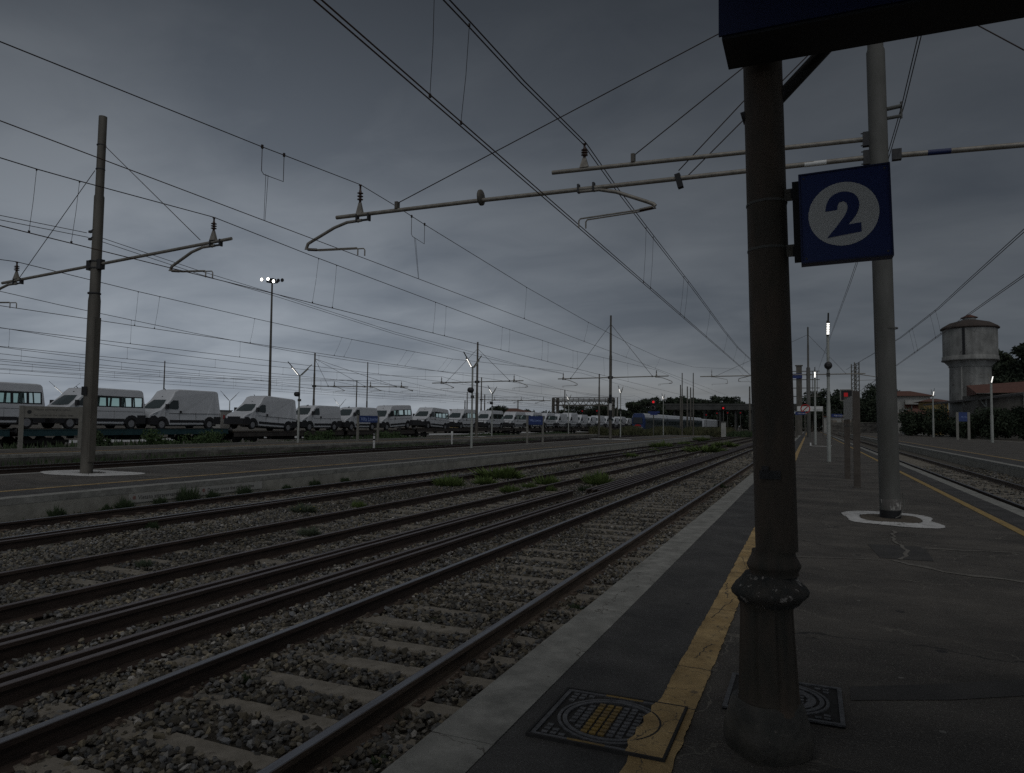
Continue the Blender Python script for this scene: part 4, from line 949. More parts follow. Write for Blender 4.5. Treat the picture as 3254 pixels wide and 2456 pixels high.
# line over the nearest track
x1 = insB.x
m1 = msgpts([O(965,0),O(1014,52),O(1130,178),c6(1513,88),c6(1670,310),c6(1822,510),c6(2050,805),c6(2212,1025),z6(1400,110),z6(1655,350)], x1, -20)
m1 = [p_ for p_ in m1 if p_[0] < 70]+[(104.5, 9.4)]
def dropset(prs, xm_, xc_, ms):
    out = []
    for pa, pb in prs:
        ya, yb = atx(pa, xm_).y, atx(pb, xc_).y; out.append((ya, interp(ms, ya), ya+max(-1.2, min(1.2, yb-ya))))
    return out
dr1 = [(O(938,0),O(929,195)),(O(1014,52),O(996,262)),(c6(1822,510),c6(1815,770)),(c6(1858,570),c6(1847,805)),(c6(2012,770),c6(2005,940)),(c6(2033,800),c6(2027,965)),(c6(2143,940),c6(2137,1057)),(z6(1250,0),z6(1235,205)),(z6(1395,110),z6(1385,345)),(z6(1525,235),z6(1510,450))]
catenary('double overhead line over the nearest track, nearest to the camera', -4.38, 5.56, m1, dropset(dr1, x1, -4.38, m1), .010, True, xm=x1, y1_=300)
# line over the second track
x2 = insA.x
m2 = msgpts([(0,132),c5(1740,348),c5(1885,403),c6(388,295),c6(570,405),c6(710,495),c6(1225,812),c6(1530,985),c6(1760,1105),c6(1885,1162),z6(465,345),z6(740,412)], x2, -20)
m2 = [p_ for p_ in m2 if p_[0] < 98]+[(104.5, 9.5), (160, 8.0)]
t2 = catenary('thin overhead line over the second track, with square wire loops', -9.9, 5.4, m2, dropset([(c6(1222,812),c6(1226,960)),(c6(1532,985),c6(1534,1075)),(z5(1215,95),z5(1213,235)),(z5(1660,290),z5(1662,400))], x2, -9.9, m2), .0085, False, xm=x2)
for pa, pb, dz in ((c5(1740,348), c5(1885,403), .32), (c6(645,455), c6(710,495), .32)):
    a, c = atx(pa, x2), atx(pb, x2); b = MB(); ox = x2+9.9
    b.tube([(ox,a.y,a.z),(ox,a.y,a.z-.45),(ox,a.y+.06,a.z-.5),(ox,c.y,c.z-.52),(ox,c.y,c.z)], .007, 5); ym = (a.y+c.y)/2-.15; yb = atx(c5(1755,825) if pa[0] < 1000 else c6(680,757), -9.9).y
    for k in (-.03,.03): b.tube([(ox,ym+k,(a.z+c.z)/2-.5),(0,yb+k*.5,5.4)], .004, 4)
    for q_ in (a, c): b.box(ox-.015,ox+.015,q_.y-.02,q_.y+.02,q_.z-.03,q_.z+.04)
    b.build('wire_loop', wire_m, t2)
# line over the third track (double messenger look)
x3 = -13.42
m3_ = msgpts([c5(0,420),c5(243,495),c5(528,575),c5(1420,815),c5(2088,1078),c6(178,665),c6(765,885),c6(1100,1010),c6(1455,1128),c6(1870,1225)], x3, -20)
m3_ = [p_ for p_ in m3_ if p_[0] < 64]+[(67, aty(z5(1603,455),67).z), (120, 6.0), (160, 6.6)]
dr3 = [(c5(243,495),c5(192,925)),(c5(528,575),c5(473,992)),(c6(178,665),c6(147,885)),(c6(268,703),c6(247,907)),(c6(765,885),c6(752,1033)),(c6(818,907),c6(810,1047)),(c6(1100,1010),c6(1093,1117)),(c6(1138,1022),c6(1133,1127)),(c6(1302,1080),c6(1298,1165)),(c6(1330,1090),c6(1328,1172)),(c6(1455,1128),c6(1454,1203)),(c6(1477,1135),c6(1476,1208)),(z5(800,290),z5(812,500)),(z5(1160,380),z5(1175,555))]
catenary('overhead line above the track beside the second platform', -13.53, 4.93, m3_, dropset(dr3, x3, -13.53, m3_), .0105, False, xm=x3)
x4 = -20.87
m4_ = msgpts([c5(0,1095),c5(110,1110),c5(640,1240),c5(918,1308),c5(1690,1487),c5(2088,1575),c6(295,1062),c6(620,1127),c6(850,1170)], x4, -20)
m4_ = [p_ for p_ in m4_ if p_[0] < 62]+[(67, 6.5), (115, 5.6), (160, 6.4)]
dr4 = [(c5(918,1308),c5(893,1535)),(c5(1060,1345),c5(1025,1555)),(c5(1690,1487),c5(1665,1647)),(c6(295,1062),c6(287,1155)),(c6(345,1072),c6(333,1162)),(c6(620,1127),c6(615,1202)),(c6(658,1133),c6(652,1208)),(c6(825,1163),c6(820,1233)),(c6(850,1170),c6(848,1238))]
catenary('overhead line left of the left mast, above the platform canyon', -22.2, 4.76, m4_, dropset(dr4, x4, -22.2, m4_), .0105, False, xm=x4)
# right track
mR = msgpts([y5(2066,1240),y5(1590,1670),y2(540,0),y2(140,310)], 4.6, -10)
mR = mR+[(104.5, 9.2)]
catenary('double overhead line over the track by the water tower', 4.95, 5.3, mR, dropset([(y2(232,250),y2(268,455)),(y2(265,230),y2(307,432)),(y2(453,75),y2(503,320)),(y2(510,35),y2(555,285))], 4.6, 4.95, mR), .010, True, xm=4.6, y1_=300)
# more lines, farther left, each span a slack curve between supports
def farline(label, x, zc, zs, sup, sag, r):
    ms = []
    for ya, yb in zip(sup, sup[1:]):
        for k in range(8): t_ = k/8; ms.append((ya+(yb-ya)*t_, zs-4*sag*t_*(1-t_)))
    ms.append((sup[-1], zs))
    dr_ = []
    y_ = sup[0]+3.5
    while y_ < min(sup[-1], 150):
        if sup[0] < y_: dr_.append((y_, interp(ms, y_)))
        y_ += 6.5
    catenary(label, x, zc, ms, dr_, r, y0=sup[0], y1_=sup[-1])
farline('overhead line above the track in front of the farther platform', -27.7, 4.75, 6.4, [-40,12,66,120,175], 1.0, .0115)
farline('overhead line above the near side of the van train', -36.1, 4.85, 6.3, [-40,12,66,120,175], .95, .0125)
farline('first overhead line behind the van train', -42.3, 4.7, 6.05, [-42,13,67.9,113.1,170], .95, .0135)
farline('second overhead line behind the van train', -46.4, 4.7, 6.1, [-42,13,67.9,113.1,170], .95, .014)
farline('third overhead line behind the van train', -51.4, 4.7, 6.1, [-42,13,67.9,113.1,170], .95, .014)
farline('overhead line far beyond the van train, lowest in the sky', -64.5, 5.2, 6.6, [-42,13,67.9,120], 1.0, .015)
# feeders
t = thing('feeder_cable', 'pair of feeder cables running from left mast to the farther masts', 'cable', (0,0,0))
for pxs in ([c5(0,802),c5(575,918)], [c5(0,832),c5(585,948)]):
    a, c = atx(pxs[0], -18.0), al(pxs[1]); b = MB(); b.tube([(a.x-.5,a.y-14,a.z+.1),a,(c.x+.0,c.y,c.z)], .009, 5)
    b.build('cable', wire_m, t)
for pxs in ([c5(655,945),c5(1330,1172),c5(1800,1315),c6(0,862),c6(560,1035),c6(975,1142),z4(1330,350),z4(1950,470)], [c5(655,970),c5(1330,1195),c5(1800,1330),c6(0,872),c6(560,1045),c6(975,1155),z4(1330,362),z4(1950,478)]):
    pts = [atx(p_, -18.6) for p_ in pxs]; pts = sorted(pts, key=lambda v: v.y)
    out = [al(pxs[0])]
    for v in pts[1:]:
        if v.y > out[-1].y+1: out.append(v)
    b = MB(); b.tube(out, .009, 5); b.build('cable', wire_m, t)
t = thing('feeder_cable', 'pair of feeder cables from the near mast bracket towards the distance', 'cable', (0,0,0))
xf = xe_+1.205
for k, o_ in enumerate((0, .05)):
    zt = zrg+.02
    pf = [atx(p_, xf) for p_ in (tr(1230,640+22*k), y5(700,1485), y5(640,1665), y1(275,480))]
    b = MB(); b.tube([(xf+o_,-12,zt+2.2),(xf+o_,YN,zt+o_)]+[(xf+o_,max(YN+3*(i+1),v.y),v.z) for i, v in enumerate(pf[1:])], .008, 5); b.build('cable', wire_m, t)

# ------------------------------------------------------------------ lamp posts
def lamp(base, H, label, lit=True, speaker=False, sp=1.15, rise=.82, r=.055, group='double platform lamps'):
    t = thing('platform_lamp', label, 'lamp post', base, group=group)
    MB().lathe([(r*1.25,0),(r*1.25,H*.45),(r,H*.47),(r*.9,H)], 14).build('post', lamp_grey, t)
    b = MB(); b.lathe([(r*2.0,0),(r*2.0,.03),(r*1.3,.035)], 14); b.build('foot', galv, t)
    for d in (-1, 1):
        ux = Vector((0, d*sp, rise)).normalized(); n_ = Vector((0, -d*rise, sp)).normalized()   # n_: upper side of the arm
        Lh = math.hypot(sp, rise); lw_ = .05 if base[0] > -5 else .028
        M_ = Matrix.Identity(4)
        for i in range(3): M_[i][0] = (1,0,0)[i]; M_[i][1] = ux[i]; M_[i][2] = n_[i]
        M_[2][3] = H-.03
        o = MB().box(-.03,.03,0,Lh,-.012,.012, M_).build('lamp_arm', galv_d, t)
        b = MB(); b.box(-.06,.06,Lh*.10,Lh*.66,-.055,-.012, M_); b.build('lamp_head', lamp_grey if d > 0 else galv_d, o)
        if lit:
            b = MB()
            for k in range(7):
                q0 = Lh*(.14+.072*k); b.box(-lw_,lw_,q0,q0+Lh*.036,-.062,-.056, M_)
            b.build('led_row', led, o)
    if speaker:
        z_ = H*speaker
        b = MB(); b.lathe([(.05,-.38),(.15,-.34),(.16,-.1),(.05,-.06)], 14, (0, z_), ax='y'); b.build('loudspeaker', dark_steel, t)
        b = MB(); b.box(-.07,.07,-.06,.12,z_-.45,z_-.3); b.build('junction_box', galv, t)
    return t
lamp((-17.57,35.76,0), 4.56, 'lit double lamp on the second platform, in front of a mast', True, .72)
lamp((-30.2,36.3,0), 4.34, 'lit double lamp on farther platform, left of the blue name board', True, .72)
lamp((-30.85,67.6,0), 4.52, 'lit double lamp on the farther platform, right of the twin-arm mast', True, .78)
lamp((-32.1,96.97,0), 4.9, 'lit double lamp near end of farther platform, before the signal gantry')
lamp((-19.73,78.3,0), 5.0, 'lit double lamp on the second platform, right of the banded mast', True, .62)
lamp((-19.27,101.2,0), 5.1, 'lit double lamp at the end of the second platform, beside red signal')
lamp((.735,32.26,0), 5.3, 'lit lamp on the near platform, nearest beyond the number 2 sign', True, .76, r=.062)
lamp((.42,61.7,0), 5.4, 'lit lamp farther along the near platform, beside the distant mast', r=.075)
lamp((18.5,132,0), 6.7, 'lit double lamp on right platform, left of the water tower', sp=1.7, rise=1.2, r=.12)
lamp((18.08,90,0), 6.4, 'lit lamp on right platform, in front of the water tower', sp=1.4, rise=1.2, r=.12)
for p_, lb, lt in ((z1(905,325),'double lamp behind the first two minibuses, lit at left arm',True),(z2(1240,415),'unlit double lamp between the two high-roof vans',False),(z3(795,622),'lit double lamp rising behind the low-roof panel vans',True)):
    q_ = atz(p_, 4.6); lamp((q_.x, q_.y, ZG), 4.6-ZG, lb, lt, sp=1.15*abs(q_.x)/52+.1, rise=.95*abs(q_.x)/52, r=.08, group='double platform lamps')
# floodlight tower
fb = aty(O(588,606), 60)
ft = thing('floodlight_mast', 'very tall floodlight mast with lit lamps, rising behind the vans', 'floodlight mast', (-53.9, 60, ZG))
b = MB(); b.tube([(0,0,0),(fb.x+53.9,0,fb.z-ZG)], .17, 16, r2=.09); b.build('pole', galv_d, ft)
H_ = fb.z-ZG; dx = fb.x+53.9
b = MB(); ringb(b, .62, .52, H_-.2, H_-.1, 24); b.v = [(x+dx, y, z) for x, y, z in b.v]; b.box(dx-.3,dx+.3,-.3,.3,H_-.05,H_+.2); b.build('lamp_ring', dark_steel, ft)
for k, (ax_, lt) in enumerate(((-.85,True),(.02,True),(.78,True),(-.55,False),(.5,False),(1.05,False))):
    yy = -.62 if lt else .4; zz_ = H_+(.05 if k != 2 else -.25)
    o = MB().lathe([(.11,-.14),(.21,.0),(.21,.05)], 14, (dx+ax_, zz_), ax='y').build('floodlight', dark_steel, ft); o.location = (0, yy, 0); o.scale = (1,1,1)
    for v in o.data.vertices: v.co.y = -v.co.y
    if lt:
        o2 = MB().lathe([(.17,-.055),(.17,-.052)], 14, (dx+ax_, zz_), ax='y').build('lamp_face', flood, o)

# ------------------------------------------------------------------ vans
def clip(poly, f, c, keep):                  # keep points with keep*(coord-c) >= 0
    out = []
    for i in range(len(poly)):
        a, b_ = poly[i], poly[(i+1) % len(poly)]; da, db = keep*(a[f]-c), keep*(b_[f]-c)
        if da >= 0: out.append(a)
        if da*db < 0: t_ = da/(da-db); out.append((a[0]+(b_[0]-a[0])*t_, a[1]+(b_[1]-a[1])*t_))
    return out
def van(kind, label, group='white vans on the train'):
    Lg, wb, Ht = {'h3':(5.998,4.035,2.76), 'h2':(5.998,4.035,2.52), 'h1':(5.413,3.45,2.25), 'bus':(5.998,4.035,2.52), 'buslong':(6.363,4.035,2.52)}[kind]
    fo = .948; bus = kind.startswith('bus')
    t = thing('minibus' if bus else 'panel_van', label, 'minibus' if bus else 'van', group=group)
    z_ws = min(2.02, Ht-.22)
    def arch(yc_, r=.40): return [(yc_+r*math.cos(a), .33+r*math.sin(a)) for a in [PI*k/8 for k in range(9)]]
    top = [(.02,.42),(0,.62),(.02,.88),(.10,1.02),(.30,1.14),(.62,1.27),(.86,1.36),(1.25,1.70),(1.62,z_ws),
           (1.80,min(Ht-.10,z_ws+.22)),(2.05,Ht-.04 if Ht < 2.6 else Ht-.14),(2.45,Ht),(Lg-.45,Ht-.01),(Lg-.22,Ht-.05),(Lg-.13,Ht-.16),(Lg-.05,1.7),(Lg,1.2),(Lg,.45),(Lg-.03,.36)]
    bot = [(fo+wb+.52,.36)]+arch(fo+wb)+[(fo+wb-.5,.30),(fo+.5,.30)]+arch(fo)+[(fo-.52,.34)]
    out = top+bot
    n = len(out); cy0, cz0 = Lg/2, 1.3
    def wz(z): return 1.025-.02*max(0, .6-z)-.085*max(0, z-1.15)-(.06*max(0, z-2.2))
    def wy(y): return -.16*max(0, 1-y/.55)**2
    inn = []
    for i in range(n):
        a, p_, c = Vector(out[i-1]), Vector(out[i]), Vector(out[(i+1) % n]); d = (c-a).normalized(); nn = Vector((d.y, -d.x))
        inn.append(tuple(p_+nn*.06))
    b = MB(); V = []
    for s_ in (-1, 1):
        V += [(s_*(wz(z)+wy(y)-.07), y, z) for y, z in out]
    iw = [i for i in range(n) if bus and out[i][0] > Lg-.2 and out[i][1] > 1.1 and out[(i+1) % n][1] > 1.1 and out[i][1] > out[(i+1) % n][1] and out[i][1] < Ht-.1]
    b.add(V, [(i, (i+1) % n, n+(i+1) % n, n+i) for i in range(n) if i not in iw], True)
    if bus:
        yr_ = lambda z: Lg-.05*(z-1.2)/.5 if z < 1.7 else Lg-.05-.08*(z-1.7)/(Ht-.16-1.7)
        def rp(xa, xb, za, zb_): b.add([(xa,yr_(za),za),(xb,yr_(za),za),(xb,yr_(zb_),zb_),(xa,yr_(zb_),zb_)], [(0,1,2,3)])
        rp(-.93,.93,1.2,1.45); rp(-.86,.86,2.02,Ht-.16)
        for xa, xb in ((-.90,-.78),(-.07,.07),(.78,.90)): rp(xa, xb, 1.45, 1.72); rp(xa, xb, 1.72, 2.02)
    for s_ in (-1, 1):
        V = [(s_*(wz(z)+wy(y)-.07), y, z) for y, z in out]+[(s_*(wz(z)+wy(y)-.018), y+(q[0]-y)*.4, z+(q[1]-z)*.4) for (y, z), q in zip(out, inn)]+[(s_*(wz(z)+wy(y)), y, z) for y, z in inn]
        b.add(V, [(k*n+i, k*n+(i+1) % n, (k+1)*n+(i+1) % n, (k+1)*n+i) for k in range(2) for i in range(n)], True)
        zw0, zw1 = 1.42, 2.0
        pieces = []
        if not bus: pieces = [inn]
        else:
            holes = [(2.42,3.20),(3.32,4.10),(4.22,4.95),(5.06,Lg-.28)]
            pieces = [clip(inn,1,zw0,-1), clip(inn,1,zw1,1)]
            mid = clip(clip(inn,1,zw0,1),1,zw1,-1); e_ = [0]+[q for h_ in holes for q in h_]+[Lg+1]
            for k in range(0, len(e_), 2):
                pc = clip(clip(mid,0,e_[k],1),0,e_[k+1],-1)
                if len(pc) > 2: pieces.append(pc)
        for pc in pieces:
            b.add([(s_*(wz(z)+wy(y)), y, z) for y, z in pc], [tuple(range(len(pc)))])
    b.build('body', van_white, t)
    X = lambda s_, z, o_=.004, y=3: s_*(wz(z)+o_)
    b = MB()                                        # windscreen
    ws_ = [(.90,1.415),(1.25,1.72),(1.60,z_ws-.01)]; hw = [.86,.82,.75]
    vs = []
    for (y, z), h_ in zip(ws_, hw):
        for k in range(7):
            u = -1+k/3; vs.append((u*h_, y-.012+.05*(u*u)**1.0*1.2, z+.015))
    b.add(vs, [(r_*7+k, r_*7+k+1, (r_+1)*7+k+1, (r_+1)*7+k) for r_ in range(2) for k in range(6)], True); b.build('windscreen', van_screen, t)
    for s_ in (-1, 1):
        pc = [(1.28,1.42),(2.18,1.38),(2.30,1.48),(2.28,1.99),(1.86,1.99),(1.66,1.86),(1.42,1.58)]
        b = MB(); b.add([(X(s_,z,.006), y, z) for y, z in pc], [tuple(range(len(pc)))]); b.build('cab_window', van_glass, t)
        if bus:
            pc = [(2.38,1.38),(Lg-.2,1.38),(Lg-.24,2.04),(2.38,2.04)]
            for (ya, yb) in ((2.42,3.20),(3.32,4.10),(4.22,4.95),(5.06,Lg-.28)):
                b = MB(); b.add([(X(s_,z,-.004), y, z) for y, z in ((ya,1.42),(yb,1.42),(yb,2.0),(ya,2.0))], [(0,1,2,3)]); b.build('side_window', bus_glass, t)
            b = MB()
            for (ya, yb, za, zb_) in ((2.36,Lg-.2,1.37,1.43),(2.36,Lg-.22,1.99,2.05),(2.36,2.43,1.43,1.99),(3.18,3.34,1.43,1.99),(4.08,4.24,1.43,1.99),(4.93,5.08,1.43,1.99),(Lg-.30,Lg-.21,1.43,1.99)):
                b.add([(X(s_,z,.006), y, z) for y, z in ((ya,za),(yb,za),(yb,zb_),(ya,zb_))], [(0,1,2,3)])
            b.build('window_surround', van_black, t)
        b = MB(); b.box(min(X(s_,.6),X(s_,.6,.03)), max(X(s_,.6),X(s_,.6,.03)), fo+.62, fo+wb-.52, .48, .66); b.build('side_moulding', van_black, t)
        b = MB(); b.box(min(X(s_,.6,-.02),X(s_,.6,.014)), max(X(s_,.6,-.02),X(s_,.6,.014)), fo+wb+.40, Lg-.01, .36, .90)
        b.add([(X(s_,.6,.008), fo+wb+r_*math.cos(a), .33+r_*math.sin(a)) for r_ in (.36,.57) for a in [PI*k/8 for k in range(9)]], [(k, k+1, 10+k, 9+k) for k in range(8)])
        b.build('wheel_arch_trim', van_black, t); b = MB()
        b.add([(X(s_,.6,.008), fo+r_*math.cos(a), .33+r_*math.sin(a)) for r_ in (.36,.57) for a in [PI*k/8 for k in range(9)]], [(k, k+1, 10+k, 9+k) for k in range(8)])
        b.build('wheel_arch_trim', van_black, t)
        b = MB(); b.add([(s_*.70,.30,1.03),(s_*.98,.62,1.20),(s_*1.0,.66,1.07),(s_*.96,.36,.90),(s_*.72,.05,.93)], [(0,1,2,3,4)])
        b.v = [(x+s_*.012, y-.012, z+.02) for x, y, z in b.v]; b.build('headlight', lamp_glass, t)
        b = MB(); b.box(*sorted((s_*1.02, s_*1.22)), 1.18, 1.32, 1.38, 1.72); b.build('mirror', van_black, t)
        b = MB()
        for ys_, za_, zb__ in ((2.34,.45,1.95),(1.22,.75,1.3),(3.75,.5,min(Ht-.3,2.1)),(Lg-.12,.6,1.9)): b.box(*sorted((X(s_,(za_+zb__)/2+.3,-.05), X(s_,za_,.003))), ys_, ys_+.018, za_, min(zb__, 1.16))
        b.box(*sorted((X(s_,1.1,-.03), X(s_,1.1,.006))), 1.5, Lg-.2, 1.10, 1.125); b.build('panel_seam', mat('van_seam', (.22,.22,.22), rough=.6), t)
        b = MB(); b.box(*sorted((X(s_,1.15,0), X(s_,1.15,.03))), 2.36, 2.52, 1.12, 1.28); b.build('door_handle', van_black, t)
        for yc_ in (fo, fo+wb):
            wh = MB().lathe([(.33,-.11),(.355,-.09),(.355,.09),(.33,.11)], 20, (yc_, .355), ax='x').build('wheel', tyre_m, t); wh.location = (s_*.90, 0, 0)
            r2_ = MB().lathe([(.22,-.118),(.20,-.119),(.09,-.10),(.07,-.12)] if s_ < 0 else [(.07,.12),(.09,.10),(.20,.119),(.22,.118)], 16, (yc_, .355), ax='x').build('rim', rim_m, wh)
    b = MB(); b.box(-.96,.96,-.03,.20,.34,.80)
    for q_ in (-1,1): b.prism([(.02,.36),(.55,.36),(.62,.80),(.40,.95),(.14,.90)], *sorted((q_*.80,q_*1.035)), 'x')
    b.box(-.60,.60,-.04,.08,.80,.93); b.build('front_bumper', van_black, t)
    b = MB(); b.box(-.55,.55,Lg-.03,Lg+.05,.34,.52); b.build('rear_bumper', van_black, t)
    b = MB(); b.box(-.9,.9,fo+.7,Lg-.3,.22,.32); b.build('underbody', van_black, t)
    b = MB(); b.tube([(0,2.05,Ht-.06),(0,1.93,Ht+.05)], .02, 6); b.box(-.04,.04,1.78,1.86,z_ws+.17,z_ws+.25); b.build('roof_aerial', van_black, t)
    return t
SC = .935; XV = -37.15-1.025*SC
protos = {}
def put_van(kind, yf, zf, yr, zr, label):
    if kind in protos: v = clone(protos[kind])
    else: v = protos[kind] = van(kind, label)
    wbw = yr-yf; pitch = math.atan2(zr-zf, wbw); s_ = SC
    v['label'] = label; v.scale = (s_, s_, s_)
    v.rotation_euler = (pitch, 0, 0); v.location = (XV, yf-.948*s_*math.cos(pitch), zf-.948*s_*math.sin(pitch)); return v
def wy_(p_): return atx(p_, -37.15)
vl = [('bus', z1(375,725), None, 'white minibus cut by the left edge of the photo'),
 ('bus', z1(1010,725), z1(1825,735), 'white minibus crossed by the left mast, windows see-through'),
 ('h3', z2(300,745), z2(940,745), 'white high-roof panel van right of the left mast, fully visible'),
 ('h3', z2(1560,750), z2(2060,790), 'white high-roof panel van partly hidden by a lamp post'),
 ('h1', z3(365,915), z3(725,915), 'white low-roof panel van just right of a lamp post'),
 ('h1', z3(955,920), z3(1260,920), 'white low-roof panel van behind the blue name board'),
 ('bus', z3(1455,915), z3(1760,890), 'white minibus tilted nose down on the wagon ramp'),
 ('bus', z3(2035,895), z4(290,1230), 'white minibus right after the nose-down one'),
 ('bus', z4(510,1215), None, 'white minibus behind the lamp post and twin-arm mast'),
 ('bus', z4(905,1215), None, 'white minibus right of the twin-arm mast'),
 ('bus', z4(1250,1215), None, 'white minibus under the distant red roof')]
lasty = None
for k, (kd, pa, pb, lb) in enumerate(vl):
    a = wy_(pa); zdeck = .86
    s0 = .355*SC
    if k == 0: yr = a.y; yf = yr-4.035*SC; put_van(kd, yf, .84, yr, .84, lb); continue
    wbn = (3.45 if kd == 'h1' else 4.035)*SC
    if pb: c = wy_(pb); yf = (a.y+c.y)/2-wbn/2; yr = yf+wbn; zf, zr = a.z-s0, c.z-s0
    else: yf, yr, zf, zr = a.y, a.y+wbn, a.z-s0, a.z-s0
    zf = min(max(zf, .55), .95); zr = min(max(zr, .55), .95)
    if k in (4, 5): zf = zr = .60
    put_van(kd, yf, zf, yr, zr, lb); lasty = yr
seqn = 0
y_ = wy_(z4(1500,1215)).y
kinds = ['bus','bus','h2','h3','h2','h1','h2','bus','h1','h2','h1','h2']
wherev = ['behind the farther blue name board','right of the farther blue name board','first of the crowded distant row','tallest of the crowded distant row','behind the end-of-platform mast','low one right of the end-of-platform mast','just left of the banded mast','half hidden by the banded mast','low one right of the banded mast','left of a far double lamp','right of a far double lamp','last of the row, next to the blue train']
while y_ < 158 and seqn < 12:
    kd = kinds[seqn]; wbn = (3.45 if kd == 'h1' else 4.035)*SC
    put_van(kd, y_, .72, y_+wbn, .72, 'white '+('minibus' if kd == 'bus' else 'panel van')+' on the train, '+wherev[seqn])
    y_ += 5.6 if kd != 'h1' else 5.1; y_ += .35; seqn += 1

# ------------------------------------------------------------------ wagons carrying the vans
def wagon(ya, yb, m_, label, zd=.84, rails=False, bog=()):
    t = thing('flat_wagon', label, 'railway wagon', (-38.4, ya, 0), group='flat wagons of the van train'); Lw = yb-ya
    MB().box(-1.15,1.15,.05,Lw-.05,zd-.07,zd).build('deck', deck_wood, t)
    for s_ in (-1, 1):
        b = MB(); x = s_*1.2
        b.box(x-.04,x+.04,0,Lw,zd-.36,zd-.04); b.box(x-.07,x+.07,0,Lw,zd-.06,zd-.03); b.box(x-.07,x+.07,0,Lw,zd-.38,zd-.345)
        k = .6
        while k < Lw-.3: b.box(x+s_*.045-.02,x+s_*.045+.02,k-.03,k+.03,zd-.34,zd-.07); k += 1.3
        b.build('side_sill', m_, t)
    b = MB()
    for k in range(1, 6):
        yy = Lw*k/6; b.box(-1.1,1.1,yy-.06,yy+.06,zd-.34,zd-.08)
    b.box(-.15,.15,.1,Lw-.1,zd-.42,zd-.08)
    for s_ in (-1,1):
        b.tube([(s_*.95,Lw*.25,zd-.38),(s_*.95,Lw*.38,zd-.62),(s_*.95,Lw*.62,zd-.62),(s_*.95,Lw*.75,zd-.38)], .03, 6)
        for k in (.3,.4,.48,.57,.68): b.box(s_*.95-.1,s_*.95+.1,Lw*k-.16,Lw*k+.16,zd-.6,zd-.36)
    b.box(-.9,.9,Lw*.45,Lw*.53,zd-.68,zd-.36); b.build('underframe', wagon_dark, t)
    for yb_ in (bog or (1.5, Lw-1.5)):
        for dy in ((-.85,.85) if Lw > 11 else (0,)):
            b = MB(); 
            for s_ in (-.76,.70): b.lathe([(.36,0),(.36,.03),(.34,.04),(.34,.12)], 20, (yb_+dy, ZR+.35), ax='x'); b.v[-2*20-20*4:] = [(x+s_, y, z) for x, y, z in b.v[-2*20-20*4:]]
            b.tube([(-.8,yb_+dy,ZR+.35),(.8,yb_+dy,ZR+.35)], .07, 8); b.build('wheelset', wagon_dark, t)
        b = MB()
        for s_ in (-.98, .98): b.box(s_-.06,s_+.06,yb_-1.25,yb_+1.25,ZR+.32,ZR+.50); b.box(s_-.07,s_+.07,yb_-.3,yb_+.3,ZR+.20,ZR+.62)
        b.box(-.93,.93,yb_-.12,yb_+.12,ZR+.36,ZR+.48); b.build('bogie_frame', wagon_dark, t)
    if rails:
        b = MB(); x = 1.22; k = 0
        while k <= Lw: b.box(x-.025,x+.025,k-.025,k+.025,zd,zd+.95); k += 1.6
        b.box(x-.015,x+.015,0,Lw,zd+.90,zd+.95); b.build('side_railing', dark_steel, t)
    b = MB(); 
    for s_ in (-.85,.85): b.lathe([(.05,-.35),(.05,-.08),(.2,-.06),(.2,0)], 14, (s_, ZR+.95), ax='y')
    b.build('buffer', dark_steel, t)
    return t
wagon(5.0, 22.9, wagon_teal, 'teal flat wagon under the minibus at left edge of photo')
wagon(23.4, 37.4, wagon_teal, 'teal flat wagon under the see-through minibus and high-roof van')
wagon(38.0, 50.6, wagon_brown, 'dark brown flat wagon behind the nearer blue name board', .62)
wagon(51.2, 62.4, wagon_brown, 'dark brown flat wagon with sloping ramp under the nose-down minibus', .62)
wagon(63.0, 88.5, wagon_brown, 'brown flat wagon with side railing under a row of minibuses', .80, True)
wagon(89.1, 114.0, wagon_brown, 'brown flat wagon behind the farther blue name board', .72)
wagon(114.6, 139.5, wagon_brown, 'brown flat wagon near the banded mast', .72)
wagon(140.1, 164.5, wagon_brown, 'last visible brown flat wagon beside the blue train', .72)
eb = thing('electric_cabinet', 'grey electric cabinet with red marks between the two high-roof vans', 'cabinet', (-40.6, wy_(z2(1180,700)).y+3.1, ZG))
q0, q1 = atx(z2(1130,555), -40.6), atx(z2(1240,720), -40.6)
MB().box(-.4,.4,-.55,.55,0,q0.z-ZG).build('housing', plaster, eb); MB().box(-.45,.45,-.6,.6,q0.z-ZG,q0.z-ZG+.06).build('lid', galv, eb)
MB().box(.402,.412,-.3,-.15,q0.z-ZG-.6,q0.z-ZG-.3).build('warning_mark', red_paint, eb)

# ------------------------------------------------------------------ signs on the platforms
def board(name, label, pa, pb, ztop, zbot, y, mpanel, lines, lm, cat='sign', post=sign_grey, size=.2, txt=None, th=.05, pw=.16, pic=False, x0=None, along=None, group=None):
    """post feet pa, pb on the platform"""
    A, B = Vector(pa), Vector(pb); ux = (B-A).normalized(); Lw = (B-A).length
    t = thing(name, label, cat, A, (0,0,math.atan2(ux.y, ux.x)), group)
    for x in (0, Lw): MB().box(x-pw/2,x+pw/2,-.05,.05,0,ztop+.02).build('post', post, t)
    MB().box(pw/2-.01,Lw-pw/2+.01,-.03,.02,zbot,ztop).build('panel', mpanel, t)
    n_ = len(lines); hh = (ztop-zbot)/n_
    for i, s_ in enumerate(lines):
        text('lettering', s_, size, lm, t, frame((pw+(.25 if pic else .06)+.05, -.034, ztop-hh*(i+.5)-size*.35), (1,0,0), (0,0,1)), .001)
    if pic: MB().lathe([(.09,-.036),(.09,-.031)], 16, (pw+.12, (ztop+zbot)/2), ax='y').build('pictogram', letter_dark, t)
    return t
zA = aty(z1(300,485), 20.51).z
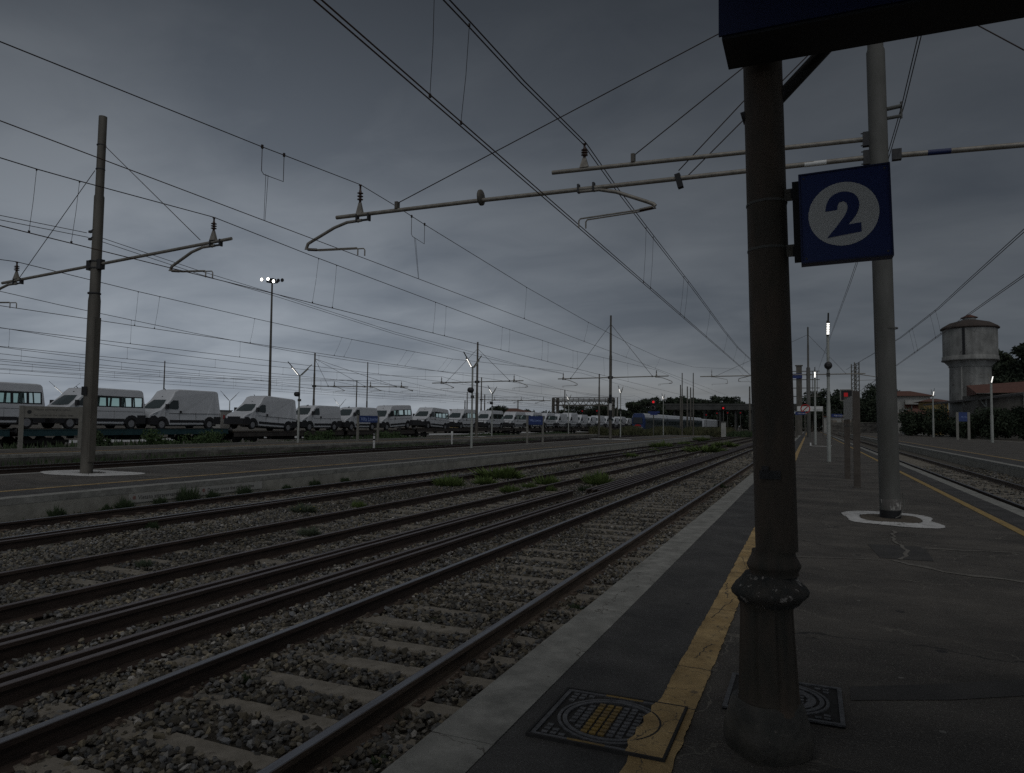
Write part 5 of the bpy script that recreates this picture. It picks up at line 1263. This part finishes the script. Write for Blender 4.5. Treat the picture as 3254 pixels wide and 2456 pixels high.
board('notice_board', 'grey two-line notice board on two posts, left edge of farther platform', (-32.5,20.5,0), (-31.95,22.9,0), zA, aty(z1(320,650),20.6).z, 0, sign_grey, ['Vietato attraversare i binari','Do not cross the railway lines'], mat('worn_letter', (.09,.085,.075), rough=.8), size=.135, pic=True, pw=.17)
board('station_name_board', 'blue Villa Literno name board on the farther platform, nearer one', (-30.3,42.9,0), (-30.1,45.2,0), 1.86, aty(z3(1040,850),43).z, 0, mat('faded_blue', (.025,.05,.17), (.035,.06,.19), rough=.6, scale=2), ['Villa Literno'], letter_blue, size=.40, pw=.17)
board('station_name_board', 'blue Villa Literno name board on second platform, between lamp and banded mast', (-17.35,43.7,0), (-16.8,45.2,0), 1.95, aty(z4(1440,1190),44).z, 0, MATS['faded_blue'], ['Villa Literno'], letter_blue, size=.235, pw=.10)
q0, q1 = aty(y2(745,1355),108), aty(y2(870,1360),108)
qt, qb = aty(y2(735,1102),108), aty(y2(735,1198),108)
board('station_name_board', 'blue Villa Literno name board before the bushes on right platform', (q0.x,108,0), (q1.x,108.2,0), qt.z, qb.z, 0, MATS['faded_blue'], ['Villa Literno'], letter_blue, size=.2, pw=.30)
# notice boards seen nearly edge-on on the near platform
pA, pB = Vector((1.06,19.24,0)), Vector((.985,22.33,0))
t = thing('notice_board', 'grey two-post notice board seen edge-on beside the near mast', 'sign', pA)
brown_post = mat('brown_post', (.07,.056,.045), (.10,.083,.067), rough=.8, scale=5)
MB().box(-.075,.075,-.06,.06,0,2.36).build('post', brown_post, t)
MB().box(pB.x-pA.x-.075,pB.x-pA.x+.075,pB.y-pA.y-.06,pB.y-pA.y+.06,0,2.34).build('post', brown_post, t)
ux = (pB-pA).normalized(); zt_, zb2 = aty(y1(600,700),20.5).z, aty(y1(600,900),20.5).z
M_ = frame(Vector((-.09,.0,0)), ux, (0,0,1)); 
MB().box(.1,3.0,zb2,zt_,.0,.04, M_).build('panel', mat('notice_panel', (.36,.34,.30), (.42,.40,.36), rough=.7, scale=3), t)
MBx = frame(Vector((-.135,3.0,0)), -ux, (0,0,1))
for i, s_ in enumerate(['Vietato attraversare i binari','Servirsi del sottopassaggio','Do not cross the railway lines']):
    text('lettering', s_, .15, MATS['worn_letter'], t, frame((-.145,3.0,zt_-.25-i*.26), -ux, (0,0,1)), .001)
yy = 100.
q0, q1, q2_ = aty(y1(95,780),yy), aty(y1(330,780),yy), aty(y1(330,825),yy)
t = thing('warning_board', 'wide white warning board with red circle across the near platform', 'sign', ((q0.x+q1.x)/2, yy, 0)); hw_ = (q1.x-q0.x)/2
for s_ in (-1, 1): MB().box(s_*hw_-.06,s_*hw_+.06,-.05,.05,0,q0.z).build('post', galv_d, t)
MB().box(-hw_,hw_,-.08,-.05,q2_.z,q0.z).build('panel', sign_white, t)
b = MB(); ringb(b, .6, .47, .0, .02, 24); b.v = [(x-hw_+1.0, -.09-z*.4, y+(q0.z+q2_.z)/2) for x, y, z in b.v]; b.build('red_ring', red_paint, t)
b = MB(); b.box(-.05,.05,-.45,.45,0,.01); b.v = [(x*.7+y*.7-hw_+1.0, -.088-z, (y*.7-x*.7)+(q0.z+q2_.z)/2) for x, y, z in b.v]; b.build('red_bar', red_paint, t)
for i, s_ in enumerate(['Vietato attraversare i binari','Do not cross the railway lines']):
    text('lettering', s_, .32, letter_dark, t, frame((-hw_+1.9,-.084,q0.z-.55-.6*i), (1,0,0), (0,0,1)), .001)
for (pa, pb, yy, lb) in ((y1(78,832), y1(172,858), 98., 'small blue sign under the white warning board'), (y1(408,850), y1(510,880), 95., 'long blue sign right of the lamp on near platform')):
    a, c = aty(pa, yy), aty(pb, yy); t = thing('blue_sign', lb, 'sign', ((a.x+c.x)/2, yy, 0)); hw_ = (c.x-a.x)/2
    MB().box(-hw_,hw_,-.05,.05,c.z,a.z).build('panel', blue_sign, t); MB().box(-hw_,-hw_+.12,-.04,.04,0,c.z).build('post', galv_d, t); MB().box(hw_-.12,hw_,-.04,.04,0,c.z).build('post', galv_d, t)
    text('lettering', 'Villa Literno', (a.z-c.z)*.6, sign_white, t, frame((-hw_+.3,-.052,c.z+(a.z-c.z)*.3), (1,0,0), (0,0,1)), .001)
# black and white markers by the tracks
for (bp, tp, lb) in ((z3(1275,1245), z3(1272,1010), 'white track marker post with black stripes, before nearer blue name board'), (z4(380,1488), z4(375,1285), 'plain white track marker post left of the tall double lamp')):
    a = atz(bp, ZG); H_ = aty(tp, a.y).z-ZG; t = thing('marker_post', lb, 'marker post', a)
    MB().box(-.06,.06,-.03,.03,0,H_).build('post', white_paint, t)
    b = MB()
    for k in (.62,.88): b.box(-.062,.062,-.033,.033,H_*k,H_*k+.09)
    if 'stripes' in lb: b.build('black_stripe', black, t)
    else: MB().box(-.075,.075,-.035,.035,H_*.72,H_*.99).build('marker_plate', sign_white, t)

# ------------------------------------------------------------------ signals
def signal(px, py_top, y, zbase, label, lit=True, rad=.22, post=True, two_=False, plate=False, dim=False):
    c = aty(px, y); t = thing('railway_signal', label, 'signal', (c.x, y, zbase)); H_ = c.z-zbase
    n_ = 2 if two_ else 1
    MB().box(-rad*1.5,rad*1.5,.0,.12,H_-rad*1.6-(rad*3.1 if two_ else 0),H_+rad*1.6).build('backboard', black, t)
    for k in range(n_):
        zc = H_-k*rad*3.1
        b = MB(); b.lathe([(rad*.98,-.25),(rad*1.08,-.25),(rad*1.08,.0),(rad*.98,.0)], 20, (0, zc), ax='y', cap=False); o = b.build('lens_hood', sign_grey if two_ else black, t)
        MB().lathe([(rad*(.62 if lit else .8),-.02),(rad*(.62 if lit else .8),-.015)], 20, (0, zc), ax='y').build('lens', (red_dim if dim else red_lit) if (lit and k == 0) else black, o)
    if post: MB().tube([(0,.1,0),(0,.1,H_-rad)], .075, 10).build('post', galv, t)
    if plate: MB().box(-.75,.9,-.02,.03,H_-rad*5.9,H_-rad*4.9).build('blue_plate', blue_sign, t); MB().box(-.45,.6,-.03,.02,H_-rad*6.9,H_-rad*5.95).build('blue_plate', blue_sign, t)
    return t
s_ = signal(z6(125,940), 0, 99.8, 0, 'red lit railway signal with second dark lens above the blue train', True, .27, True, True, True)
signal(z6(1185,1033), 0, 130, ZG, 'red lit signal left of the green column, before the overpass', True, .26)
for p_, lb in ((z5(700,1075),'small dim red signal above the vans, left of the banded mast'),(z5(478,1078),'small dim red signal above the vans under the gantry')):
    signal(p_, 0, 172, ZG, lb, True, .30, True, dim=True)
for p_, lb in ((z6(925,1135),'small far signal with red spot, first of the row under the overpass'),(z6(1090,1110),'small far signal with red spot, second of the row under the overpass'),(z6(1250,1105),'small far signal with red spot, third of the row under the overpass'),(z6(1445,1105),'small far signal with red spot, last of the row under the overpass')):
    signal(p_, 0, 200, ZG, lb, True, .26, True, dim=True)
c = aty(y1(548,678), 80); t = thing('railway_signal', 'square dark signal box with red light beside the edge-on notice board', 'signal', (c.x, 80, 0))
MB().box(-.62,.62,.02,.3,c.z-.6,c.z+.6).build('housing', sign_grey, t); MB().box(-.5,.5,.0,.02,c.z-.5,c.z+.5).build('screen', black, t); MB().box(-.25,.12,-.01,.0,c.z-.15,c.z+.25).build('red_lamp', red_dim, t); MB().tube([(0,.15,0),(0,.15,c.z-.6)], .07, 8).build('post', galv_d, t)

# ------------------------------------------------------------------ signal gantry
YG = 172
q = [aty(z5(x, y), YG) for x, y in ((40,880),(965,870),(40,925),(965,925),(80,990),(880,990))]
t = thing('signal_gantry', 'steel lattice signal gantry spanning the tracks behind the vans', 'gantry', (q[0].x, YG, ZG))
Lg_ = q[1].x-q[0].x; zt_, zm, zl = q[0].z-ZG, q[2].z-ZG, q[4].z-ZG
for x in (.6, Lg_-.8):
    b = MB()
    for dx_, dy_ in ((-.6,-.6),(.6,-.6),(-.6,.6),(.6,.6)): b.box(x+dx_-.16,x+dx_+.16,dy_-.16,dy_+.16,0,zt_)
    k = 0
    while k < zt_-1.2: b.tube([(x-.6,-.6,k),(x+.6,-.6,k+1.2)], .05, 5); b.tube([(x+.6,-.6,k+1.2),(x-.6,-.6,k+1.2)], .04, 5); k += 1.2
    b.build('lattice_leg', galv_d, t)
b = MB()
for z_ in (zm, zl):
    for dy_ in (-.6,.6): b.box(0,Lg_,dy_-.16,dy_+.16,z_-.16,z_+.16)
k = 0.
while k < Lg_-1.0:
    for dy_ in (-.6,): b.tube([(k,dy_,zl),(k+.75,dy_,zm)], .09, 5); b.tube([(k+.75,dy_,zm),(k+1.5,dy_,zl)], .09, 5)
    k += 1.5
b.build('lattice_beam', galv_d, t)
b = MB(); k = 0.
while k <= Lg_: b.box(k-.06,k+.06,-.66,-.54,zm,zt_); k += 1.4
for z_ in (zt_, (zt_+zm)/2): b.box(0,Lg_,-.68,-.52,z_-.10,z_+.10)
b.build('railing', galv_d, t)

# catwalk gantry with blue sign, far right beside column
c = aty(y1(112,412), 128); t = thing('portal_post', 'thick pale post with ladder and blue plate, just right of green column', 'post', (c.x, 128, 0))
MB().box(-.45,.45,-.4,.4,0,c.z).build('post', galv_d, t); MB().box(-.6,.6,-.5,.5,c.z,c.z+.15).build('cap', galv_d, t)
b = MB(); za, zb_ = aty(y1(160,690),128).z, aty(y1(160,460),128).z
for x in (1.4,2.1,2.8): b.box(x-.05,x+.05,-.05,.05,za,zb_)
for k in range(4): z_ = za+(zb_-za)*k/3; b.box(-2.4,3.2,-.08,.08,z_-.06,z_+.06)
b.build('ladder', galv_d, t); z_ = aty(y1(80,505),128).z; MB().box(-1.9,.5,-.62,-.5,z_-.4,z_+.4).build('blue_plate', blue_sign, t)
for px_, lb in ((y1(612,395),'left one of the twin lattice masts right of the far lamps'),(y1(640,378),'right one of the twin lattice masts right of the far lamps')):
    c = aty(px_, 170); t = thing('lattice_mast', lb, 'mast', (c.x, 170, 0)); b = MB()
    for dx_, dy_ in ((-.45,-.3),(.45,-.3),(-.45,.3),(.45,.3)): b.box(dx_-.09,dx_+.09,dy_-.09,dy_+.09,0,c.z)
    k = 0
    while k < c.z-.9: b.tube([(-.45,-.3,k),(.45,-.3,k+.9)], .06, 5); b.tube([(.45,-.3,k+.9),(-.45,-.3,k+.9)], .05, 5); k += .9
    b.build('lattice', galv_d, t)

# ------------------------------------------------------------------ overpass
q = [aty(z6(x, y), 275) for x, y in ((540,975),(1760,970),(1660,1065))]
t = thing('overpass', 'long grey concrete overpass crossing behind the masts, before the tree line', 'bridge', (0, 275, 0))
MB().box(q[0].x-6,q[1].x+14,-4,4,q[2].z,q[0].z-.5).build('deck', overpass_m, t)
MB().box(q[0].x-6,q[1].x+14,-4.1,-3.9,q[0].z-.5,q[0].z+.15).build('parapet', overpass_m, t)
k = q[0].x-2
while k < q[1].x+12: MB().box(k-.3,k+.3,-2.5,2.5,ZG,q[2].z).build('pier', overpass_m, t); k += 5.6

rg = np.random.default_rng(77); C_, Q_ = [], []
for k in range(150):
    x_ = -150+k*1.6; C_.append((x_, rg.uniform(318, 335), rg.uniform(1.5, 5.5))); Q_.append((rg.uniform(2.5,5), 4, rg.uniform(2,4.2)))
V_, F_ = leafcloud(C_, Q_, 30000, .75, 78); V_[:,2] = np.maximum(V_[:,2], ZG)
tag(npmesh('distant_wood', V_, F_, tree_leaf), 'dark belt of distant undergrowth closing the view behind the overpass', 'wood', kind='stuff')
# ------------------------------------------------------------------ blue train
XT = -31.9
q0 = atx(z5(1290,1370), -34.4); yfr = 146.
t = thing('regional_train', 'stopped regional train with blue nose and white roof beside the vans', 'train', (-33.1, yfr, 0), group=None)
qt = aty(z5(1380,1112), yfr).z
prof = [(-1.42,.1),(1.42,.1),(1.42,2.6),(1.2,qt-.25),(.9,qt),(-.9,qt),(-1.2,qt-.25),(-1.42,2.6)]
def carriage(y0, y1_, par):
    b = MB(); b.prism(prof, y0, y1_, 'y'); o = b.build('carriage_body', train_side, par)
    b = MB(); b.prism([(-1.44,2.95),(1.44,2.95),(1.22,qt-.24),(.92,qt+.02),(-.92,qt+.02),(-1.22,qt-.24)], y0+.02, y1_-.02, 'y'); b.build('white_roof', train_white, o)
    b = MB()
    for k in range(int((y1_-y0)/2.2)-1): b.box(1.421,1.43,y0+1.4+k*2.2,y0+2.9+k*2.2,1.4,2.2)
    b.build('window_band', van_glass, o)
    b = MB(); b.box(-1.2,1.2,y0+.5,y1_-.5,ZG+.1,.1); b.build('underframe', wagon_dark, o)
b = MB()
sec = [(0.0,.78,.2),(.25,.93,.05),(.9,1.0,0)]
vs = []; np_ = len(prof)
for yy, sx, dz in sec: vs += [(x*sx, yy+(max(0, z-1.5)*.28 if yy < .9 else 0), z if z < 1 else z*(1-dz*.25)) for x, z in prof]
b.add(vs, [tuple(range(np_))[::-1]]+[(k*np_+i, k*np_+(i+1) % np_, (k+1)*np_+(i+1) % np_, (k+1)*np_+i) for k in range(2) for i in range(np_)]); b.build('blue_nose', train_blue, t)
b = MB(); b.box(-.95,.95,-.06,.0,.15,.95); b.build('white_apron', train_white, t)
b = MB(); b.add([(-.85,.06,1.7),(.85,.06,1.7),(.72,.42,2.75),(-.72,.42,2.75)], [(0,1,2,3)]); b.v = [(-1.0,-.07,1.65),(1.0,-.07,1.65),(.92,.0,2.95),(-.92,.0,2.95)]; b.build('windscreen', mat('train_screen', (.01,.012,.014), rough=.15), t)
b = MB(); b.prism([(-.75,1.1),(.75,1.1),(.55,1.38),(.0,1.52),(-.55,1.38)], -.09, -.01, 'y'); b.build('red_stripe', red_paint, t)
yend = atx(z6(870,1190), -31.7).y
y_ = .9
while yfr+y_ < yend: y2e = min(y_+25, yend-yfr); carriage(y_, y2e-.6, t); y_ = y2e
t = thing('parked_wagon', 'pale covered wagons standing behind the end of the blue train', 'railway wagon', (-33.1, yend+3, 0))
MB().prism([(-1.4,.9),(1.4,.9),(1.4,3.2),(1.0,3.55),(-1.0,3.55),(-1.4,3.2)], 0, 52, 'y').build('body', train_white, t); MB().box(-1.2,1.2,.5,51,ZG+.1,.9).build('underframe', wagon_dark, t)

# ------------------------------------------------------------------ buildings ahead on the left
YB = 200
q = [aty(z4(x, y), YB) for x, y in ((930,1005),(1180,960),(1490,1020),(1420,1000))]
t = thing('house', 'low house with wide red tiled roof behind the minibuses', 'house', ((q[0].x+q[2].x)/2, YB, ZG)); hw_ = (q[2].x-q[0].x)/2
ze, zr = q[0].z-ZG-.4, q[1].z-ZG
MB().box(-hw_*.92,hw_*.92,-4,5,0,ze).build('wall', plaster, t)
b = MB(); b.add([(-hw_,-5,ze),(hw_,-5,ze),(hw_,6,ze),(-hw_,6,ze),(-hw_*.1,.5,zr),(hw_*.25,.5,zr)], [(0,1,5,4),(1,2,5),(2,3,4,5),(3,0,4),(0,3,2,1)]); b.build('roof', tiles, t)
q0, q1 = aty(z4(360,975), 150), aty(z4(440,1010), 150)
t = thing('shed', 'small brown shed roof rising behind the minibuses', 'shed', (q0.x, 150, ZG)); MB().box(0,q1.x-q0.x,0,4,0,q0.z-ZG-.25).build('wall', plaster_y, t); MB().box(-.2,q1.x-q0.x+.2,-.2,4.2,q0.z-ZG-.25,q0.z-ZG).build('roof', tiles, t)
c = atz(z6(1190,1350), ZG); c = aty(z6(1190,1350), 118); tp = aty(z6(1190,1240), 118)
t = thing('relay_cabinet', 'small grey relay cabinet in the grass before the overpass', 'cabinet', (c.x, 118, ZG)); MB().box(-.35,.35,-.3,.3,0,tp.z-ZG-.1).build('housing', plaster, t); MB().box(-.42,.42,-.37,.37,tp.z-ZG-.1,tp.z-ZG).build('lid', galv, t)

# ------------------------------------------------------------------ right side: water tower, houses, canopy, bushes
YT = 150; r_t = 4.45; cxT = 27.0
def zt(x, y): return aty(y2(x, y), YT).z
t = thing('water_tower', 'round concrete water tower with dark domed cap, right of the near mast', 'water tower', (cxT, YT, 0))
z_e, z_g, z_g2, z_n = zt(870,215), zt(600,520), zt(600,560), zt(660,632)
MB().lathe([(3.45,-.3),(3.25,z_n-.6),(3.25,z_n)], 48, rf=lambda a, z: 1-.004*math.cos(a*16)).build('shaft', tower_m, t)
b = MB(); b.lathe([(3.25,z_n),(3.45,z_n+.1),(3.3,z_n+.2),(4.15,z_g2-.1)], 48); b.build('flared_neck', tower_m, t)
b = MB()
for k in range(12):
    a = 2*PI*k/12; M_ = Matrix.Rotation(a, 4, 'Z'); b.prism([(3.2,z_n+.2),(4.25,z_g2-.05),(3.2,z_g2-.05)], -.12, .12, 'y')
    m_ = 6; b.v[-m_:] = [tuple(M_ @ Vector(v)) for v in b.v[-m_:]]
b.build('neck_rib', tower_m, t)
MB().lathe([(4.2,z_g2-.15),(4.5,z_g2-.1),(4.5,z_g2+.1),(4.4,z_g2+.25),(4.4,z_g),(4.3,z_g+.05)], 48).build('gallery_ring', tower_m, t)
MB().lathe([(4.28,z_g),(4.28,z_e-.2)], 64).build('tank_wall', tower_m, t)
MB().lathe([(4.3,z_e-.25),(4.62,z_e-.12),(4.62,z_e+.05),(4.3,z_e+.35),(3.2,zt(800,165)+.1),(1.4,zt(820,142)+.2),(1.1,zt(820,140)+.25)], 64).build('domed_roof', roof_dark, t)
z_l = zt(820,140)
MB().lathe([(1.0,z_l),(1.0,zt(820,104))], 20).build('lantern', plaster, t)
MB().lathe([(1.35,zt(780,106)),(1.38,zt(780,104)+.05),(.1,zt(865,64))], 20).build('lantern_cap', tiles, t)
b = MB(); b.box(-1.85,-1.45,-4.0,-3.85,z_g+.1,z_e-.35); 
a_ = 0
b.v = [(x, -math.sqrt(max(0, 4.33**2-x*x))-(.02 if y < -3.9 else 0), z) for x, y, z in b.v]; b.build('ladder_slot', black, t)
b = MB(); b.box(-1.95,-1.75,-3,-2.8,.5,z_n); b.v = [(x, -math.sqrt(3.42**2-x*x)-(.06 if y < -2.9 else 0), z) for x, y, z in b.v]; b.build('down_pipe', plaster, t)
# house with hip roof
YH = 210
def hh(x, y): return aty(y2(x, y), YH)
def hip_house(name, lb, xl, xr, ze, zr, m_w, y, dep=9, over=1.1, wins=(), ridge=.25, zb=-.03):
    t = thing(name, lb, 'house', ((xl+xr)/2, y, zb)); hw = (xr-xl)/2; ze -= zb; zr -= zb
    MB().box(-hw,hw,0,dep,0,ze).build('wall', m_w, t)
    b = MB(); o_ = over; b.add([(-hw-o_,-o_,ze),(hw+o_,-o_,ze),(hw+o_,dep+o_,ze),(-hw-o_,dep+o_,ze),(-hw*ridge,dep/2,zr),(hw*ridge,dep/2,zr)], [(0,1,5,4),(1,2,5),(2,3,4,5),(3,0,4),(0,3,2,1)]); b.build('roof', tiles, t)
    for (u, z0_, z1_, w_) in wins:
        o = MB().box(-hw+u*2*hw-w_/2,-hw+u*2*hw+w_/2,-.06,.05,z0_,z1_).build('window', shutter, t)
    return t
a, c = hh(-40,930), hh(455,930); zr_ = hh(270,868).z
t = hip_house('house', 'pale two-storey house with red hip roof right of near mast', a.x, c.x, a.z, zr_, plaster, YH, wins=[(.52,6.6,8.2,1.5),(.52,3.9,5.3,1.5),(.74,6.4,8.4,2.6),(.74,3.7,5.4,2.6)])
z_b = hh(300,1010).z; MB().box(-.5,(c.x-a.x)/2+.6,-1.5,0,z_b-.2,z_b+.9).build('balcony', plaster, t)
a, c = aty(y2(385,1020),195), aty(y2(650,1020),195)
hip_house('house', 'yellow house with low tiled roof between white house and water tower', a.x, c.x, aty(y2(500,990),195).z, aty(y2(570,950),195).z, plaster_y, 195, wins=[(.9,4.6,5.4,1.2)])
a, c = aty(y2(180,1110),185), aty(y2(430,1110),185)
hip_house('shed', 'low building with red roof in front of the white house', a.x, c.x, aty(y2(200,1118),185).z, aty(y2(330,1060),185).z, plaster, 185, dep=6)
a, c = aty(y1(340,890),235), aty(y1(600,890),235)
t = thing('garage', 'low pale garage building beyond the near platform end', 'building', (a.x, 235, ZG)); ht = a.z-ZG+.4
MB().box(0,c.x-a.x,0,6,0,ht).build('wall', plaster, t); MB().box(-.3,c.x-a.x+.3,-.4,6.3,ht,ht+.3).build('roof', tiles, t)
MB().box(1.2,3.6,-.06,.0,0,ht*.8).build('door', mat('garage_door', (.24,.2,.16), rough=.8), t); MB().box(5,8,-.06,.0,0,ht*.8).build('door', MATS['garage_door'], t)
a, c = aty(y1(380,920),222), aty(y1(870,920),222)
t = thing('boundary_wall', 'low dull wall along the end of the right platform', 'wall', (a.x,222,ZG)); MB().box(0,c.x-a.x+12,0,.3,0,aty(y1(600,930),222).z-ZG).build('wall_face', dirty_concrete, t); MB().box(0,c.x-a.x+12,-.05,.35,aty(y1(600,930),222).z-ZG,aty(y1(600,930),222).z-ZG+.12).build('coping', concrete, t)
# station building and canopy
YS = 132
def ss(x, y): return aty(y2(x, y), YS)
xl, xr = ss(955,900).x, 44; ze = ss(955,900).z
t = thing('station_building', 'dark station building with red tiled roof beside the water tower', 'building', (xl, YS, -.03))
MB().box(0,xr-xl,0,12,0,ze).build('wall', mat('station_wall', (.10,.09,.08), (.15,.14,.12), rough=.9, scale=1), t)
b = MB(); b.add([(-.4,-1.5,ze),(xr-xl,-1.5,ze+.2),(xr-xl,6,ze+3.0),(-.4,6,ze+1.6)], [(0,1,2,3)]); b.add([(-.4,-1.5,ze+.0),(-.4,6,ze+1.6),(-.4,6,ze-.2),(-.4,-1.5,ze-.2)], [(0,1,2,3)]); b.build('roof', tiles, t)
MB().box(6.0,6.9,-.5,0,0,ze).build('pilaster', plaster, t)
cz0, cz1 = atx(y2(1400,905), 23.6), atx(y2(400,1015), 23.6)
t = thing('station_canopy', 'long thin platform canopy roof on posts before the water tower', 'canopy', (0,0,0))
def beam4(b, A, B, wx, th):
    (xa, ya, za), (xb, yb, zb_) = A, B
    b.add([(xa,ya,za),(xa+wx,ya,za+.5),(xb+wx,yb,zb_+.5),(xb,yb,zb_),(xa,ya,za-th),(xa+wx,ya,za-th+.5),(xb+wx,yb,zb_-th+.5),(xb,yb,zb_-th)], [(0,1,2,3),(4,7,6,5),(0,3,7,4),(1,5,6,2),(0,4,5,1),(3,2,6,7)])
A_ = aty(y2(1440,893), 112); B_ = aty(y2(380,1018), 170)
b = MB(); beam4(b, tuple(A_), tuple(B_), 3.0, .32); b.build('roof_slab', zinc, t)
for k in (0, .33, .5, .75):
    p_ = A_+(B_-A_)*k; b = MB(); b.tube([(p_.x+.9,p_.y,0),(p_.x+.9,p_.y,p_.z-.1)], .12, 8); b.tube([(p_.x+.9,p_.y,p_.z-1.6),(p_.x+.1,p_.y,p_.z-.3)], .09, 8); b.build('canopy_post', lamp_grey, t)
# bushes and large tree
bl = [((210,1330,150),(200,1110),'low dark bush left of the far lamp on right platform'),((350,1335,150),(400,1065),'dark oleander bush just left of the far lamp on right platform'),((500,1340,148),(520,1045),'tallest dark oleander bush, right of the far lamp on right platform'),
 ((670,1345,146),(680,1155),'low oleander bush left of the blue name board on right platform'),((820,1350,140),(820,1170),'bush directly behind the blue name board on right platform'),((940,1360,128),(920,1105),'oleander bush right of the blue name board'),
 ((1050,1380,120),(1050,1090),'flowering oleander bush left of the lamp before the water tower'),((1200,1390,118),(1190,1060),'dark bush right of the lamp before the water tower'),((1330,1395,117),(1330,1030),'large dark bush second from the right edge'),((1460,1395,116),(1450,1030),'large dark bush at the right edge')]
for i, ((x, y, Y), (tx, ty), lb) in enumerate(bl):
    c = aty(y2(x, y), Y); tp = aty(y2(tx, ty), Y); bush(c.x, Y, -.02, tp.z*1.12, 6.2, 500+i, lb, 3800, .2, group='bushes behind the right platform', dp=5)
    if 'flowering' in lb or 'large' in lb:
        rg = np.random.default_rng(700+i); b = MB()
        for k in range(60):
            x_, y_, z_ = rg.uniform(-2.8,2.8), rg.uniform(-2.6,-.8), rg.uniform(.25,.95)*tp.z; b.box(x_-.06,x_+.06,y_-.06,y_+.06,z_-.06,z_+.06)
        o = bpy.data.objects[-1] if False else None
for i, (x, y, Y, lb, wd_) in enumerate([(1300,425,172,'huge dark tree just right of the water tower tank',17),(1450,415,166,'huge dark tree at the right edge behind the station roof',19)]):
    c = aty(y2(x, y), Y); tree(c.x+1.5, Y, 0, c.z*1.03, wd_, 600+i, lb, 22000, .40, trunk_h=.2)
